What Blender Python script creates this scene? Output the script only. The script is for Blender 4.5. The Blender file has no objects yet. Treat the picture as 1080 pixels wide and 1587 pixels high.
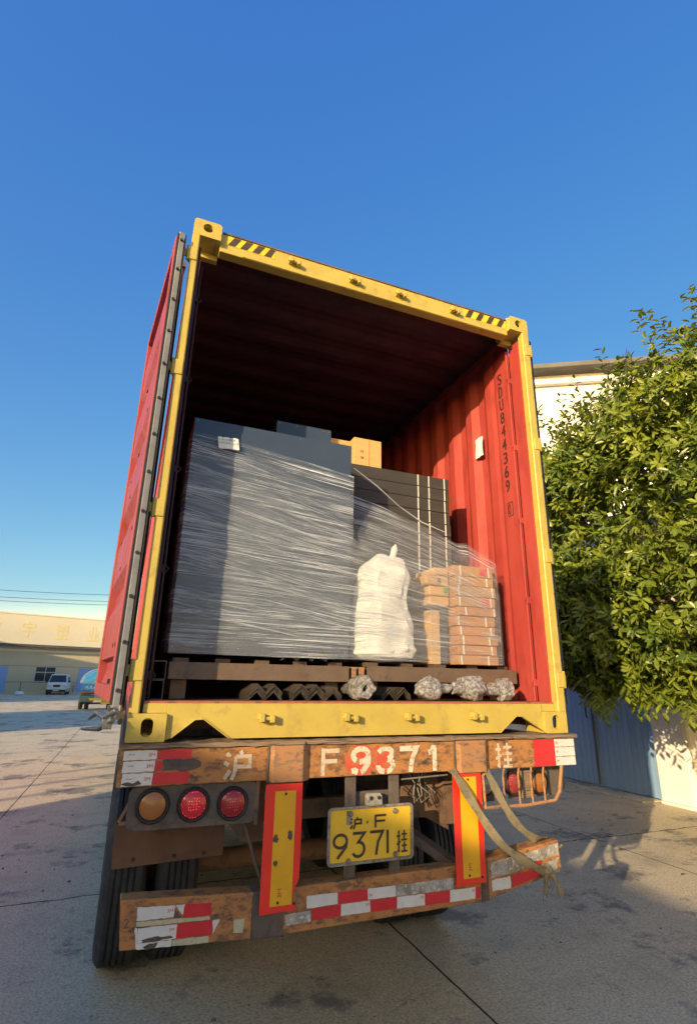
import bpy, bmesh, math, random
from mathutils import Vector, Matrix, noise
random.seed(7)
R = math.radians
S = bpy.context.scene
COL = S.collection
ZB = 1.45                      # height of the container's underside above the yard

# ------------------------------------------------------------------ camera
cam_d = bpy.data.cameras.new('camera'); cam = bpy.data.objects.new('camera', cam_d); COL.objects.link(cam)
yaw, pitch, roll = .3759, .309, .0179
f_ = Vector((math.sin(yaw)*math.cos(pitch), math.cos(yaw)*math.cos(pitch), math.sin(pitch)))
r_ = Vector((math.cos(yaw), -math.sin(yaw), 0)); u_ = r_.cross(f_)
r2 = math.cos(roll)*r_ + math.sin(roll)*u_; u2 = -math.sin(roll)*r_ + math.cos(roll)*u_
mw = Matrix((r2, u2, -f_)).transposed().to_4x4(); mw.translation = (-.0307, -2.6533, .2712 + ZB)
cam.matrix_world = mw
cam_d.sensor_fit = 'VERTICAL'; cam_d.sensor_height = 24; cam_d.lens = 24*819.73/1587
cam_d.clip_start = .05; cam_d.clip_end = 2000
S.camera = cam

# ------------------------------------------------------------------ light
SUN_TRAVEL = Vector((3.743, 2.862, -1.28)).normalized()
EL = math.asin(-SUN_TRAVEL.z); AZ = math.atan2(-SUN_TRAVEL.x, -SUN_TRAVEL.y)
sd = bpy.data.lights.new('sun', 'SUN'); sun = bpy.data.objects.new('sun', sd); COL.objects.link(sun)
sun.rotation_euler = SUN_TRAVEL.to_track_quat('-Z', 'Y').to_euler(); sun.location = (-20, -16, 20)
sd.energy = 3.75; sd.angle = R(.55); sd.color = (1, .755, .43)
w = bpy.data.worlds.new('World'); S.world = w; w.use_nodes = True
nt = w.node_tree; nt.nodes.clear()
out = nt.nodes.new('ShaderNodeOutputWorld'); bg = nt.nodes.new('ShaderNodeBackground'); sk = nt.nodes.new('ShaderNodeTexSky')
sk.sky_type = 'NISHITA'; sk.sun_disc = False; sk.sun_elevation = EL; sk.sun_rotation = AZ
sk.air_density = 1.0; sk.dust_density = .6; sk.ozone_density = 1.6; sk.altitude = 0
sp_ = nt.nodes.new('ShaderNodeSeparateColor'); cb_ = nt.nodes.new('ShaderNodeCombineColor')
hs = nt.nodes.new('ShaderNodeHueSaturation'); hs.inputs['Saturation'].default_value = 1.35
nt.links.new(sk.outputs[0], hs.inputs['Color']); nt.links.new(hs.outputs[0], sp_.inputs[0])
for i, (K, g, x0, m_) in enumerate(((.65,.74,.55,2.4),(.755,.70,.95,2.1),(.80,.30,1.4,1.3))):      # deeper, more even blue than the plain sky model
    a = nt.nodes.new('ShaderNodeMath'); a.operation = 'MULTIPLY'; a.inputs[1].default_value = .2305; nt.links.new(sp_.outputs[i], a.inputs[0])
    p = nt.nodes.new('ShaderNodeMath'); p.operation = 'POWER'; p.inputs[1].default_value = g; nt.links.new(a.outputs[0], p.inputs[0])
    q = nt.nodes.new('ShaderNodeMath'); q.operation = 'MULTIPLY'; q.inputs[1].default_value = K/.285; nt.links.new(p.outputs[0], q.inputs[0]); 
    e = nt.nodes.new('ShaderNodeMath'); e.operation = 'SUBTRACT'; e.inputs[1].default_value = x0; e.use_clamp = False; nt.links.new(a.outputs[0], e.inputs[0])
    e2 = nt.nodes.new('ShaderNodeMath'); e2.operation = 'MAXIMUM'; e2.inputs[1].default_value = 0; nt.links.new(e.outputs[0], e2.inputs[0])
    e3 = nt.nodes.new('ShaderNodeMath'); e3.operation = 'MULTIPLY_ADD'; e3.inputs[1].default_value = m_/.285; nt.links.new(e2.outputs[0], e3.inputs[0]); nt.links.new(q.outputs[0], e3.inputs[2])
    nt.links.new(e3.outputs[0], cb_.inputs[i])      # bright warm glow low around the sun
nt.links.new(cb_.outputs[0], bg.inputs[0]); nt.links.new(bg.outputs[0], out.inputs[0])
bg.inputs[1].default_value = .15
S.view_settings.view_transform = 'Standard'; S.view_settings.look = 'None'; S.view_settings.gamma = 1
S.view_settings.use_curve_mapping = False; S.view_settings.exposure = .92
S.cycles.max_bounces = 8; S.cycles.transparent_max_bounces = 16; S.cycles.sample_clamp_indirect = 6

# ------------------------------------------------------------------ material helpers
def N(nt, typ, **kw):
    n = nt.nodes.new('ShaderNode'+typ)
    for k, v in kw.items():
        if k in n.inputs: n.inputs[k].default_value = v
        else: setattr(n, k, v)
    return n
def ramp(nt, fac, a, b, ca=(0,0,0,1), cb=(1,1,1,1)):
    r = nt.nodes.new('ShaderNodeValToRGB'); r.color_ramp.elements[0].position = a; r.color_ramp.elements[1].position = b
    r.color_ramp.elements[0].color = ca; r.color_ramp.elements[1].color = cb
    nt.links.new(fac, r.inputs[0]); return r.outputs[0]
def mixc(nt, fac, a, b):
    m = nt.nodes.new('ShaderNodeMix'); m.data_type = 'RGBA'
    for sock, v in ((m.inputs[0], fac), (m.inputs[6], a), (m.inputs[7], b)):
        if isinstance(v, (tuple, float, int)): sock.default_value = v if not isinstance(v, tuple) or len(v) == 4 else (*v, 1)
        else: nt.links.new(v, sock)
    return m.outputs[2]
def coords(nt, scale=(1,1,1), kind='Object', rot=(0,0,0)):
    tc = nt.nodes.new('ShaderNodeTexCoord'); mp = nt.nodes.new('ShaderNodeMapping')
    mp.inputs['Scale'].default_value = scale; mp.inputs['Rotation'].default_value = rot
    nt.links.new(tc.outputs[kind], mp.inputs[0]); return mp.outputs[0]
def noise_(nt, vec, scale, detail=5, rough=.6):
    n = N(nt, 'TexNoise', Scale=scale, Detail=detail, Roughness=rough); nt.links.new(vec, n.inputs['Vector']); return n.outputs[0]
def worn(name, c1, c2, c3=None, sc=6, th=(.55, .62), rough=.55, metal=0, bump=.1, bsc=60, stretch=(1,1,1), var=(.35,.65), c4=None, th4=(.62,.66), sc4=14, spec=.5):
    m = bpy.data.materials.new(name); m.use_nodes = True; nt = m.node_tree; b = nt.nodes['Principled BSDF']
    v = coords(nt, stretch)
    col = mixc(nt, ramp(nt, noise_(nt, v, sc), *var), c1, c2)
    if c3: col = mixc(nt, ramp(nt, noise_(nt, v, sc*2.3, 8, .7), *th), col, c3)
    if c4: col = mixc(nt, ramp(nt, noise_(nt, v, sc4, 9, .75), *th4), col, c4)
    nt.links.new(col, b.inputs['Base Color'])
    rn = ramp(nt, noise_(nt, v, sc*1.7), .3, .7, (rough*.75,)*3+(1,), (min(1, rough*1.3),)*3+(1,)); nt.links.new(rn, b.inputs['Roughness'])
    b.inputs['Metallic'].default_value = metal; b.inputs['Specular IOR Level'].default_value = spec
    if bump:
        bp = N(nt, 'Bump', Strength=bump, Distance=.01); nt.links.new(noise_(nt, v, bsc, 6, .65), bp.inputs['Height']); nt.links.new(bp.outputs[0], b.inputs['Normal'])
    return m

M = {}
M['yellow'] = worn('yellow_paint', (.44,.335,.070), (.50,.385,.082), (.35,.26,.075), sc=5, th=(.54,.70), rough=.45, bump=.10, bsc=40, c4=(.16,.075,.03), th4=(.66,.70), sc4=26)
M['shade_maroon'] = worn('shade_darkened_maroon_paint', (.036,.012,.020), (.050,.016,.025), (.028,.010,.016), sc=2, rough=.7, bump=.05)  # maroon taken near black: the container's inner shade is put into the colour
M['red'] = worn('red_container_paint', (.34,.046,.040), (.39,.060,.052), (.26,.034,.032), sc=3, th=(.48,.70), rough=.45, bump=.08, bsc=20, stretch=(1.5,1.5,.4), c4=(.14,.035,.025), th4=(.67,.71), sc4=17)
M['pink'] = worn('faded_red_door_paint', (.27,.040,.044), (.32,.056,.060), (.20,.030,.034), sc=4, th=(.5,.68), rough=.5, bump=.08, bsc=24, stretch=(1.5,1.5,.35), c4=(.08,.02,.02), th4=(.76,.78), sc4=18)
M['gasket'] = worn('grey_rubber_gasket', (.18,.185,.20), (.24,.245,.26), sc=9, rough=.7, bump=.05)
M['black'] = worn('black_rubber', (.012,.012,.013), (.02,.02,.022), sc=8, rough=.7)
M['tyre'] = worn('dusty_tyre_rubber', (.018,.020,.026), (.032,.034,.040), (.05,.048,.045), sc=7, th=(.6,.75), rough=.8, bump=.1)
M['bolt'] = worn('dark_bolt', (.03,.02,.02), (.06,.04,.035), sc=30, rough=.6, metal=.4)
M['orange'] = worn('scuffed_orange_chassis_paint', (.36,.155,.045), (.43,.20,.065), (.17,.085,.05), sc=7, th=(.48,.60), rough=.62, bump=.35, bsc=70, stretch=(1,1,1.8), c4=(.060,.045,.038), th4=(.56,.63), sc4=9)
M['orange2'] = worn('worn_orange_block_paint', (.40,.19,.075), (.34,.18,.09), (.20,.13,.09), sc=9, th=(.5,.62), rough=.65, bump=.3, bsc=70, stretch=(1,1,2), c4=(.06,.045,.04), th4=(.57,.64), sc4=9)
M['rust'] = worn('dusty_brown_frame_steel', (.13,.075,.05), (.19,.11,.07), (.075,.05,.04), sc=6, th=(.5,.65), rough=.75, bump=.3, bsc=50, c4=(.26,.13,.05), th4=(.64,.68), sc4=10)
M['dusty'] = worn('dusty_grey_brown_steel', (.095,.075,.065), (.135,.105,.09), (.06,.05,.045), sc=6, th=(.5,.65), rough=.8, bump=.25, bsc=60, c4=(.17,.08,.04), th4=(.66,.72), sc4=7)
M['deck'] = worn('splintered_deck_edge', (.22,.15,.10), (.30,.215,.15), (.10,.07,.05), sc=8, th=(.5,.6), rough=.85, bump=.5, bsc=60, stretch=(.35,1,7), c4=(.035,.03,.028), th4=(.6,.66), sc4=10)
M['flap'] = worn('dusty_brown_mud_flap', (.10,.048,.030), (.15,.075,.045), (.07,.042,.032), sc=4, th=(.5,.7), rough=.75, bump=.15)
M['white_tape'] = worn('white_reflective_tape', (.56,.56,.55), (.64,.64,.63), (.40,.39,.37), sc=14, th=(.6,.75), rough=.4, bump=.08, bsc=150, c4=(.12,.10,.085), th4=(.68,.71), sc4=22)
M['cream_tape'] = worn('yellowed_reflective_tape', (.50,.47,.33), (.42,.38,.26), (.25,.22,.15), sc=60, th=(.55,.65), rough=.55, bump=.15, bsc=200)
M['silver_tape'] = worn('crumpled_silver_tape', (.46,.44,.41), (.22,.20,.18), (.60,.58,.54), sc=22, th=(.55,.6), rough=.45, bump=.9, bsc=45, c4=(.08,.065,.055), th4=(.6,.64), sc4=30)
M['red_tape'] = worn('red_reflective_tape', (.58,.022,.035), (.50,.020,.03), (.38,.03,.035), sc=16, th=(.62,.75), rough=.4, bump=.08, bsc=150, c4=(.10,.05,.04), th4=(.72,.75), sc4=26)
M['red_board'] = worn('fluorescent_red_board', (.78,.035,.018), (.70,.03,.018), (.45,.03,.025), sc=8, th=(.62,.8), rough=.42, bump=.05)
M['yellow_board'] = worn('reflective_amber_board', (.74,.40,.012), (.66,.35,.012), (.50,.27,.02), sc=9, th=(.62,.75), rough=.42, bump=.06, c4=(.12,.10,.08), th4=(.73,.75), sc4=14)
M['plate'] = worn('yellow_number_plate', (.78,.50,.03), (.70,.44,.03), (.55,.36,.05), sc=11, th=(.58,.75), rough=.42, bump=.04, stretch=(1.6,1,.6))
M['plate_rim'] = worn('dull_steel_rim', (.30,.28,.25), (.20,.18,.16), (.12,.09,.07), sc=20, rough=.5, metal=.3)
M['ink'] = worn('black_plate_ink', (.025,.022,.02), (.05,.045,.035), sc=30, rough=.5, bump=0)
M['ink_red'] = worn('red_tape_ink', (.5,.03,.03), (.55,.05,.05), sc=30, rough=.5, bump=0)
M['wall_ink'] = worn('faded_black_stencil_paint', (.035,.012,.012), (.07,.018,.016), (.25,.03,.025), sc=40, th=(.6,.66), rough=.6, bump=0)
M['stencil'] = worn('flaking_white_stencil_paint', (.66,.60,.50), (.56,.50,.40), (.40,.22,.11), sc=26, th=(.52,.60), rough=.6, bump=.2, bsc=90, c4=(.10,.06,.04), th4=(.66,.68), sc4=40)
M['stencil_faint'] = worn('rubbed_white_stencil_paint', (.56,.49,.40), (.50,.40,.29), (.38,.20,.085), sc=22, th=(.54,.62), rough=.6, bump=.2, bsc=90)
M['sprayred'] = worn('red_sprayed_patch', (.50,.06,.035), (.52,.10,.045), (.36,.17,.055), sc=13, th=(.50,.60), rough=.6, bump=.2, bsc=80, var=(.4,.6))
M['scuff'] = worn('bare_scuffed_steel', (.07,.055,.05), (.11,.085,.07), (.04,.035,.03), sc=18, rough=.7, bump=.4, bsc=90)
M['cabinet'] = worn('dark_slate_cabinet_paint', (.040,.056,.090), (.048,.064,.100), sc=2, rough=.20, bump=.02, bsc=8)
M['flatpack'] = worn('black_carton', (.035,.032,.030), (.05,.045,.04), (.065,.055,.048), sc=3, th=(.6,.8), rough=.6, bump=.06, bsc=30, stretch=(1,1,5))
M['carton'] = worn('brown_cardboard', (.40,.20,.065), (.45,.24,.08), (.32,.16,.055), sc=5, th=(.6,.75), rough=.75, bump=.1, bsc=60, stretch=(.5,1,4))
M['carton2'] = worn('reddish_cardboard', (.40,.175,.055), (.45,.21,.068), (.31,.135,.042), sc=6, th=(.6,.75), rough=.75, bump=.12, bsc=60, stretch=(.4,1,5))
M['carton3'] = worn('pale_yellow_cardboard', (.55,.33,.125), (.60,.37,.15), (.46,.27,.1), sc=5, th=(.6,.75), rough=.75, bump=.12, bsc=60, stretch=(.4,1,5))
M['strap_w'] = worn('white_packing_strap', (.68,.66,.62), (.58,.56,.52), sc=30, rough=.4, bump=0)
M['paper'] = worn('white_paper', (.72,.73,.76), (.66,.68,.72), sc=6, rough=.7, bump=.2, bsc=9)
M['pinklabel'] = worn('pink_label', (.62,.04,.07), (.55,.04,.06), sc=10, rough=.6, bump=0)
M['greenlabel'] = worn('green_label', (.10,.28,.06), (.13,.32,.08), sc=10, rough=.6, bump=0)
M['pallet'] = worn('brown_steel_pallet_tube', (.125,.085,.062), (.16,.11,.08), (.08,.06,.05), sc=6, th=(.52,.7), rough=.55, bump=.12, metal=.15, c4=(.32,.15,.04), th4=(.70,.73), sc4=13)
M['angle'] = worn('raw_angle_steel', (.06,.048,.04), (.12,.10,.08), (.035,.03,.025), sc=14, rough=.45, metal=.5, bump=.1)
M['strap'] = worn('frayed_khaki_webbing', (.20,.165,.10), (.25,.21,.13), (.12,.10,.065), sc=10, th=(.5,.65), rough=.9, bump=.4, bsc=160)
M['chrome'] = worn('galvanised_lock_steel', (.34,.33,.31), (.20,.19,.18), (.15,.13,.11), sc=20, rough=.35, metal=.7)
M['bark'] = worn('grey_brown_bark', (.09,.065,.045), (.13,.10,.075), (.05,.04,.03), sc=10, rough=.9, bump=.8, bsc=24, stretch=(1,1,.3))
M['white_wall'] = worn('white_render', (.74,.73,.70), (.68,.67,.63), (.56,.54,.50), sc=.8, th=(.58,.8), rough=.85, bump=.12, bsc=25, c4=(.42,.38,.33), th4=(.70,.85), sc4=3)
M['gate'] = worn('blue_grey_gate_paint', (.19,.33,.53), (.23,.37,.56), (.15,.26,.42), sc=1.5, th=(.55,.75), rough=.5, bump=.04, bsc=9, stretch=(1,1,.3))
M['roof_dark'] = worn('dark_grey_eave', (.10,.10,.105), (.15,.145,.14), sc=2, rough=.8)
M['cream_wall'] = worn('cream_render', (.56,.47,.31), (.62,.52,.35), (.50,.43,.30), sc=.25, th=(.55,.8), rough=.85, bump=.05, bsc=6)
M['fascia'] = worn('pale_cream_fascia', (.80,.70,.48), (.84,.74,.52), (.74,.63,.43), sc=.2, th=(.55,.8), rough=.7, bump=.03)
M['sign_yellow'] = worn('faded_yellow_character', (.80,.655,.23), (.84,.69,.27), sc=1, rough=.6, bump=0)
M['bluedoor'] = worn('light_blue_door', (.22,.36,.66), (.26,.40,.70), sc=.6, rough=.5, bump=0)
M['plate_white'] = worn('dusty_lamp_housing', (.34,.33,.29), (.24,.22,.19), (.15,.12,.10), sc=25, rough=.6)
M['glass'] = worn('dark_window_glass', (.03,.035,.04), (.05,.055,.06), sc=1, rough=.12, bump=0)
M['vanwhite'] = worn('white_van_paint', (.62,.64,.66), (.58,.60,.62), sc=2, rough=.3, bump=0)
M['trim'] = worn('pale_window_trim', (.55,.54,.50), (.48,.47,.44), sc=3, rough=.6, bump=0)
M['truckblue'] = worn('bright_blue_tarpaulin', (.04,.27,.55), (.07,.36,.62), (.25,.45,.6), sc=5, th=(.6,.7), rough=.5, bump=.3, bsc=12)
M['truckgreen'] = worn('grey_green_truck_paint', (.10,.17,.15), (.13,.20,.18), sc=5, rough=.5, bump=0)
M['purple'] = worn('purple_plastic_sheet', (.09,.07,.19), (.13,.10,.25), sc=5, rough=.5, bump=.4, bsc=8)
M['wood'] = worn('container_floor_plywood', (.10,.035,.02), (.15,.055,.03), (.07,.03,.02), sc=5, rough=.7, bump=.2, bsc=30, stretch=(4,.4,1))
M['sillred'] = worn('scraped_red_threshold', (.34,.09,.05), (.30,.13,.07), (.16,.08,.05), sc=9, rough=.7, bump=.2)
M['stripe_black'] = worn('black_hazard_stripe', (.045,.03,.02), (.06,.04,.025), sc=10, rough=.6, bump=0)
M['stripe_yellow'] = worn('bright_hazard_yellow', (.80,.53,.02), (.75,.49,.02), sc=10, rough=.45, bump=0)

def lens(name, col, em, dots=True, sc=90):
    m = bpy.data.materials.new(name); m.use_nodes = True; nt = m.node_tree; b = nt.nodes['Principled BSDF']
    v = coords(nt); vo = N(nt, 'TexVoronoi', Scale=sc, Randomness=.35); nt.links.new(v, vo.inputs['Vector'])
    d = ramp(nt, vo.outputs['Distance'], .16, .30, (1,1,1,1), (0,0,0,1))
    hot = tuple(min(1, c*1.25+.12) for c in col)
    c = mixc(nt, d, tuple(x*(.55 if dots else .9) for x in col), hot if dots else col)
    nt.links.new(c, b.inputs['Base Color']); b.inputs['Roughness'].default_value = .3; b.inputs['Coat Weight'].default_value = .25
    if em:
        b.inputs['Emission Color'].default_value = (1, .03, .05, 1)
        nt.links.new(ramp(nt, vo.outputs['Distance'], .16, .30, (em,)*3+(1,), (em*.12,)*3+(1,)), b.inputs['Emission Strength'])
    return m
M['lens_red'] = lens('lit_red_lamp_lens', (.50,.02,.03), .5)
M['lens_red2'] = lens('red_lamp_lens', (.33,.015,.022), .15)
M['lens_red3'] = lens('unlit_red_lamp_lens', (.45,.06,.05), 0)
M['lens_amber'] = lens('amber_lamp_lens', (.34,.13,.03), 0, False, 60)
M['lens_clear'] = lens('clear_lamp_lens', (.50,.50,.48), 0, True, 60)

def mat_ground():
    m = bpy.data.materials.new('weathered_concrete'); m.use_nodes = True; nt = m.node_tree; b = nt.nodes['Principled BSDF']
    v = coords(nt)
    col = mixc(nt, ramp(nt, noise_(nt, v, .35, 6), .3, .7), (.68,.58,.395), (.76,.655,.46))
    col = mixc(nt, ramp(nt, noise_(nt, v, 1.6, 8, .7), .5, .72), col, (.46,.40,.30))
    col = mixc(nt, ramp(nt, noise_(nt, v, 60, 5, .75), .42, .66), col, (.30,.265,.21))
    col = mixc(nt, ramp(nt, noise_(nt, v, 17, 8, .8), .53, .66), col, (.36,.31,.245))
    col = mixc(nt, ramp(nt, noise_(nt, v, 120, 2, .6), .62, .68), col, (.60,.56,.52))
    col = mixc(nt, ramp(nt, noise_(nt, v, 5, 5, .7), .66, .72), col, (.20,.18,.16))
    col = mixc(nt, ramp(nt, noise_(nt, v, .9, 9, .78), .53, .60), col, (.24,.22,.19))
    # joints and one long crack
    wn = N(nt, 'TexNoise', Scale=3, Detail=6); nt.links.new(v, wn.inputs['Vector'])
    sep = nt.nodes.new('ShaderNodeSeparateXYZ'); nt.links.new(v, sep.inputs[0])
    def m_(op, a, bb=None, cc=None):
        n = nt.nodes.new('ShaderNodeMath'); n.operation = op
        for i, q in enumerate((a, bb, cc)):
            if q is None: continue
            if isinstance(q, (int, float)): n.inputs[i].default_value = q
            else: nt.links.new(q, n.inputs[i])
        return n.outputs[0]
    def line(coord, off, period, wob, wid):
        s = m_('ADD', coord, m_('MULTIPLY', m_('SUBTRACT', wn.outputs[0], .5), wob))
        s = m_('ABSOLUTE', m_('SUBTRACT', m_('FRACT', m_('ADD', m_('DIVIDE', m_('SUBTRACT', s, off), period), .5)), .5))
        return m_('LESS_THAN', m_('MULTIPLY', s, period), wid)
    j = m_('MAXIMUM', line(sep.outputs[0], 2.03, 3.29, .03, .007), line(sep.outputs[1], 2.86, 6, .14, .009))
    col = mixc(nt, j, col, (.028,.024,.02))
    nt.links.new(col, b.inputs['Base Color']); b.inputs['Roughness'].default_value = .88; b.inputs['Specular IOR Level'].default_value = .3
    h = m_('SUBTRACT', m_('ADD', noise_(nt, v, 60, 6, .7), m_('MULTIPLY', noise_(nt, v, 6, 5, .6), 1.2)), m_('MULTIPLY', j, 2.0))
    bp = N(nt, 'Bump', Strength=.45, Distance=.012); nt.links.new(h, bp.inputs['Height']); nt.links.new(bp.outputs[0], b.inputs['Normal'])
    return m
M['ground'] = mat_ground()

def mat_leaf():
    m = bpy.data.materials.new('glossy_evergreen_leaf'); m.use_nodes = True; nt = m.node_tree; b = nt.nodes['Principled BSDF']
    at = nt.nodes.new('ShaderNodeAttribute'); at.attribute_name = 'tint'
    col = ramp(nt, at.outputs['Fac'], 0, 1, (.042,.092,.014,1), (.25,.30,.034,1))
    nt.links.new(col, b.inputs['Base Color']); b.inputs['Roughness'].default_value = .38
    tr = nt.nodes.new('ShaderNodeBsdfTranslucent'); nt.links.new(mixc(nt, .5, col, (.13,.19,.02)), tr.inputs[0])
    mx = nt.nodes.new('ShaderNodeMixShader'); mx.inputs[0].default_value = .22
    nt.links.new(b.outputs[0], mx.inputs[1]); nt.links.new(tr.outputs[0], mx.inputs[2]); nt.links.new(mx.outputs[0], nt.nodes['Material Output'].inputs[0])
    return m
M['leaf'] = mat_leaf()

def mat_film(name, dens, su, sv, seed, low=.42, high=.68, att=.42):
    m = bpy.data.materials.new(name); m.use_nodes = True; nt = m.node_tree; b = nt.nodes['Principled BSDF']
    tc = nt.nodes.new('ShaderNodeTexCoord'); mp = nt.nodes.new('ShaderNodeMapping'); nt.links.new(tc.outputs['UV'], mp.inputs[0])
    mp.inputs['Location'].default_value = (seed, seed*1.7, seed); mp.inputs['Scale'].default_value = (su, sv, 1)
    n1 = N(nt, 'TexNoise', Scale=1, Detail=6, Roughness=.62, Distortion=.15); nt.links.new(mp.outputs[0], n1.inputs['Vector'])
    mp2 = nt.nodes.new('ShaderNodeMapping'); nt.links.new(tc.outputs['UV'], mp2.inputs[0]); mp2.inputs['Scale'].default_value = (2.0, 9, 1); mp2.inputs['Location'].default_value = (seed*3, seed, 0)
    n2 = N(nt, 'TexNoise', Scale=1, Detail=4); nt.links.new(mp2.outputs[0], n2.inputs['Vector'])
    st = ramp(nt, n1.outputs[0], low, high); big = ramp(nt, n2.outputs[0], .43, .58, (.10,)*3+(1,), (1,1,1,1))
    a = nt.nodes.new('ShaderNodeMath'); a.operation = 'MULTIPLY'; su_ = nt.nodes.new('ShaderNodeSeparateXYZ'); nt.links.new(tc.outputs['UV'], su_.inputs[0])
    thin = nt.nodes.new('ShaderNodeMapRange'); nt.links.new(su_.outputs[0], thin.inputs[0])     # fewer turns reach the right-hand goods
    for q_, v_ in zip((1,2,3,4), (1.32,1.95,1.0,att)): thin.inputs[q_].default_value = v_
    t2 = nt.nodes.new('ShaderNodeMath'); t2.operation = 'MULTIPLY'; nt.links.new(big, t2.inputs[0]); nt.links.new(thin.outputs[0], t2.inputs[1])
    nt.links.new(st, a.inputs[0]); nt.links.new(t2.outputs[0], a.inputs[1])
    a2 = nt.nodes.new('ShaderNodeMath'); a2.operation = 'MULTIPLY_ADD'; nt.links.new(a.outputs[0], a2.inputs[0]); a2.inputs[1].default_value = dens; a2.inputs[2].default_value = .06
    b.inputs['Base Color'].default_value = (.78,.86,.97,1); b.inputs['Roughness'].default_value = .14; b.inputs['Specular IOR Level'].default_value = 1
    bp = N(nt, 'Bump', Strength=1, Distance=.02); nt.links.new(n1.outputs[0], bp.inputs['Height']); nt.links.new(bp.outputs[0], b.inputs['Normal'])
    tr = nt.nodes.new('ShaderNodeBsdfTransparent'); mx = nt.nodes.new('ShaderNodeMixShader')
    nt.links.new(a2.outputs[0], mx.inputs[0]); nt.links.new(tr.outputs[0], mx.inputs[1]); nt.links.new(b.outputs[0], mx.inputs[2])
    nt.links.new(mx.outputs[0], nt.nodes['Material Output'].inputs[0])
    return m

def mat_bubble():
    m = bpy.data.materials.new('bubble_wrap'); m.use_nodes = True; nt = m.node_tree; b = nt.nodes['Principled BSDF']
    v = coords(nt); n = noise_(nt, v, 55, 7, .75)
    nt.links.new(mixc(nt, ramp(nt, n, .44, .62), (.17,.16,.16), (.58,.58,.58)), b.inputs['Base Color'])
    b.inputs['Roughness'].default_value = .10; b.inputs['Coat Weight'].default_value = .7; b.inputs['Specular IOR Level'].default_value = .9
    bp = N(nt, 'Bump', Strength=1, Distance=.02); nt.links.new(n, bp.inputs['Height']); nt.links.new(bp.outputs[0], b.inputs['Normal'])
    return m
M['bubble'] = mat_bubble()
def mat_sack():
    m = worn('white_woven_sack', (.74,.74,.72), (.78,.78,.77), (.62,.61,.58), sc=4, th=(.58,.75), rough=.5, bump=0)
    nt = m.node_tree; b = nt.nodes['Principled BSDF']; v = coords(nt)
    wv = N(nt, 'TexWave', Scale=70, Distortion=1.5); nt.links.new(v, wv.inputs['Vector'])
    ad = nt.nodes.new('ShaderNodeMath'); ad.operation = 'ADD'; nt.links.new(wv.outputs[0], ad.inputs[0]); nt.links.new(noise_(nt, v, 14, 5, .6), ad.inputs[1])
    bp = N(nt, 'Bump', Strength=.5, Distance=.006); nt.links.new(ad.outputs[0], bp.inputs['Height']); nt.links.new(bp.outputs[0], b.inputs['Normal'])
    return m
M['sack'] = mat_sack()

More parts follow.
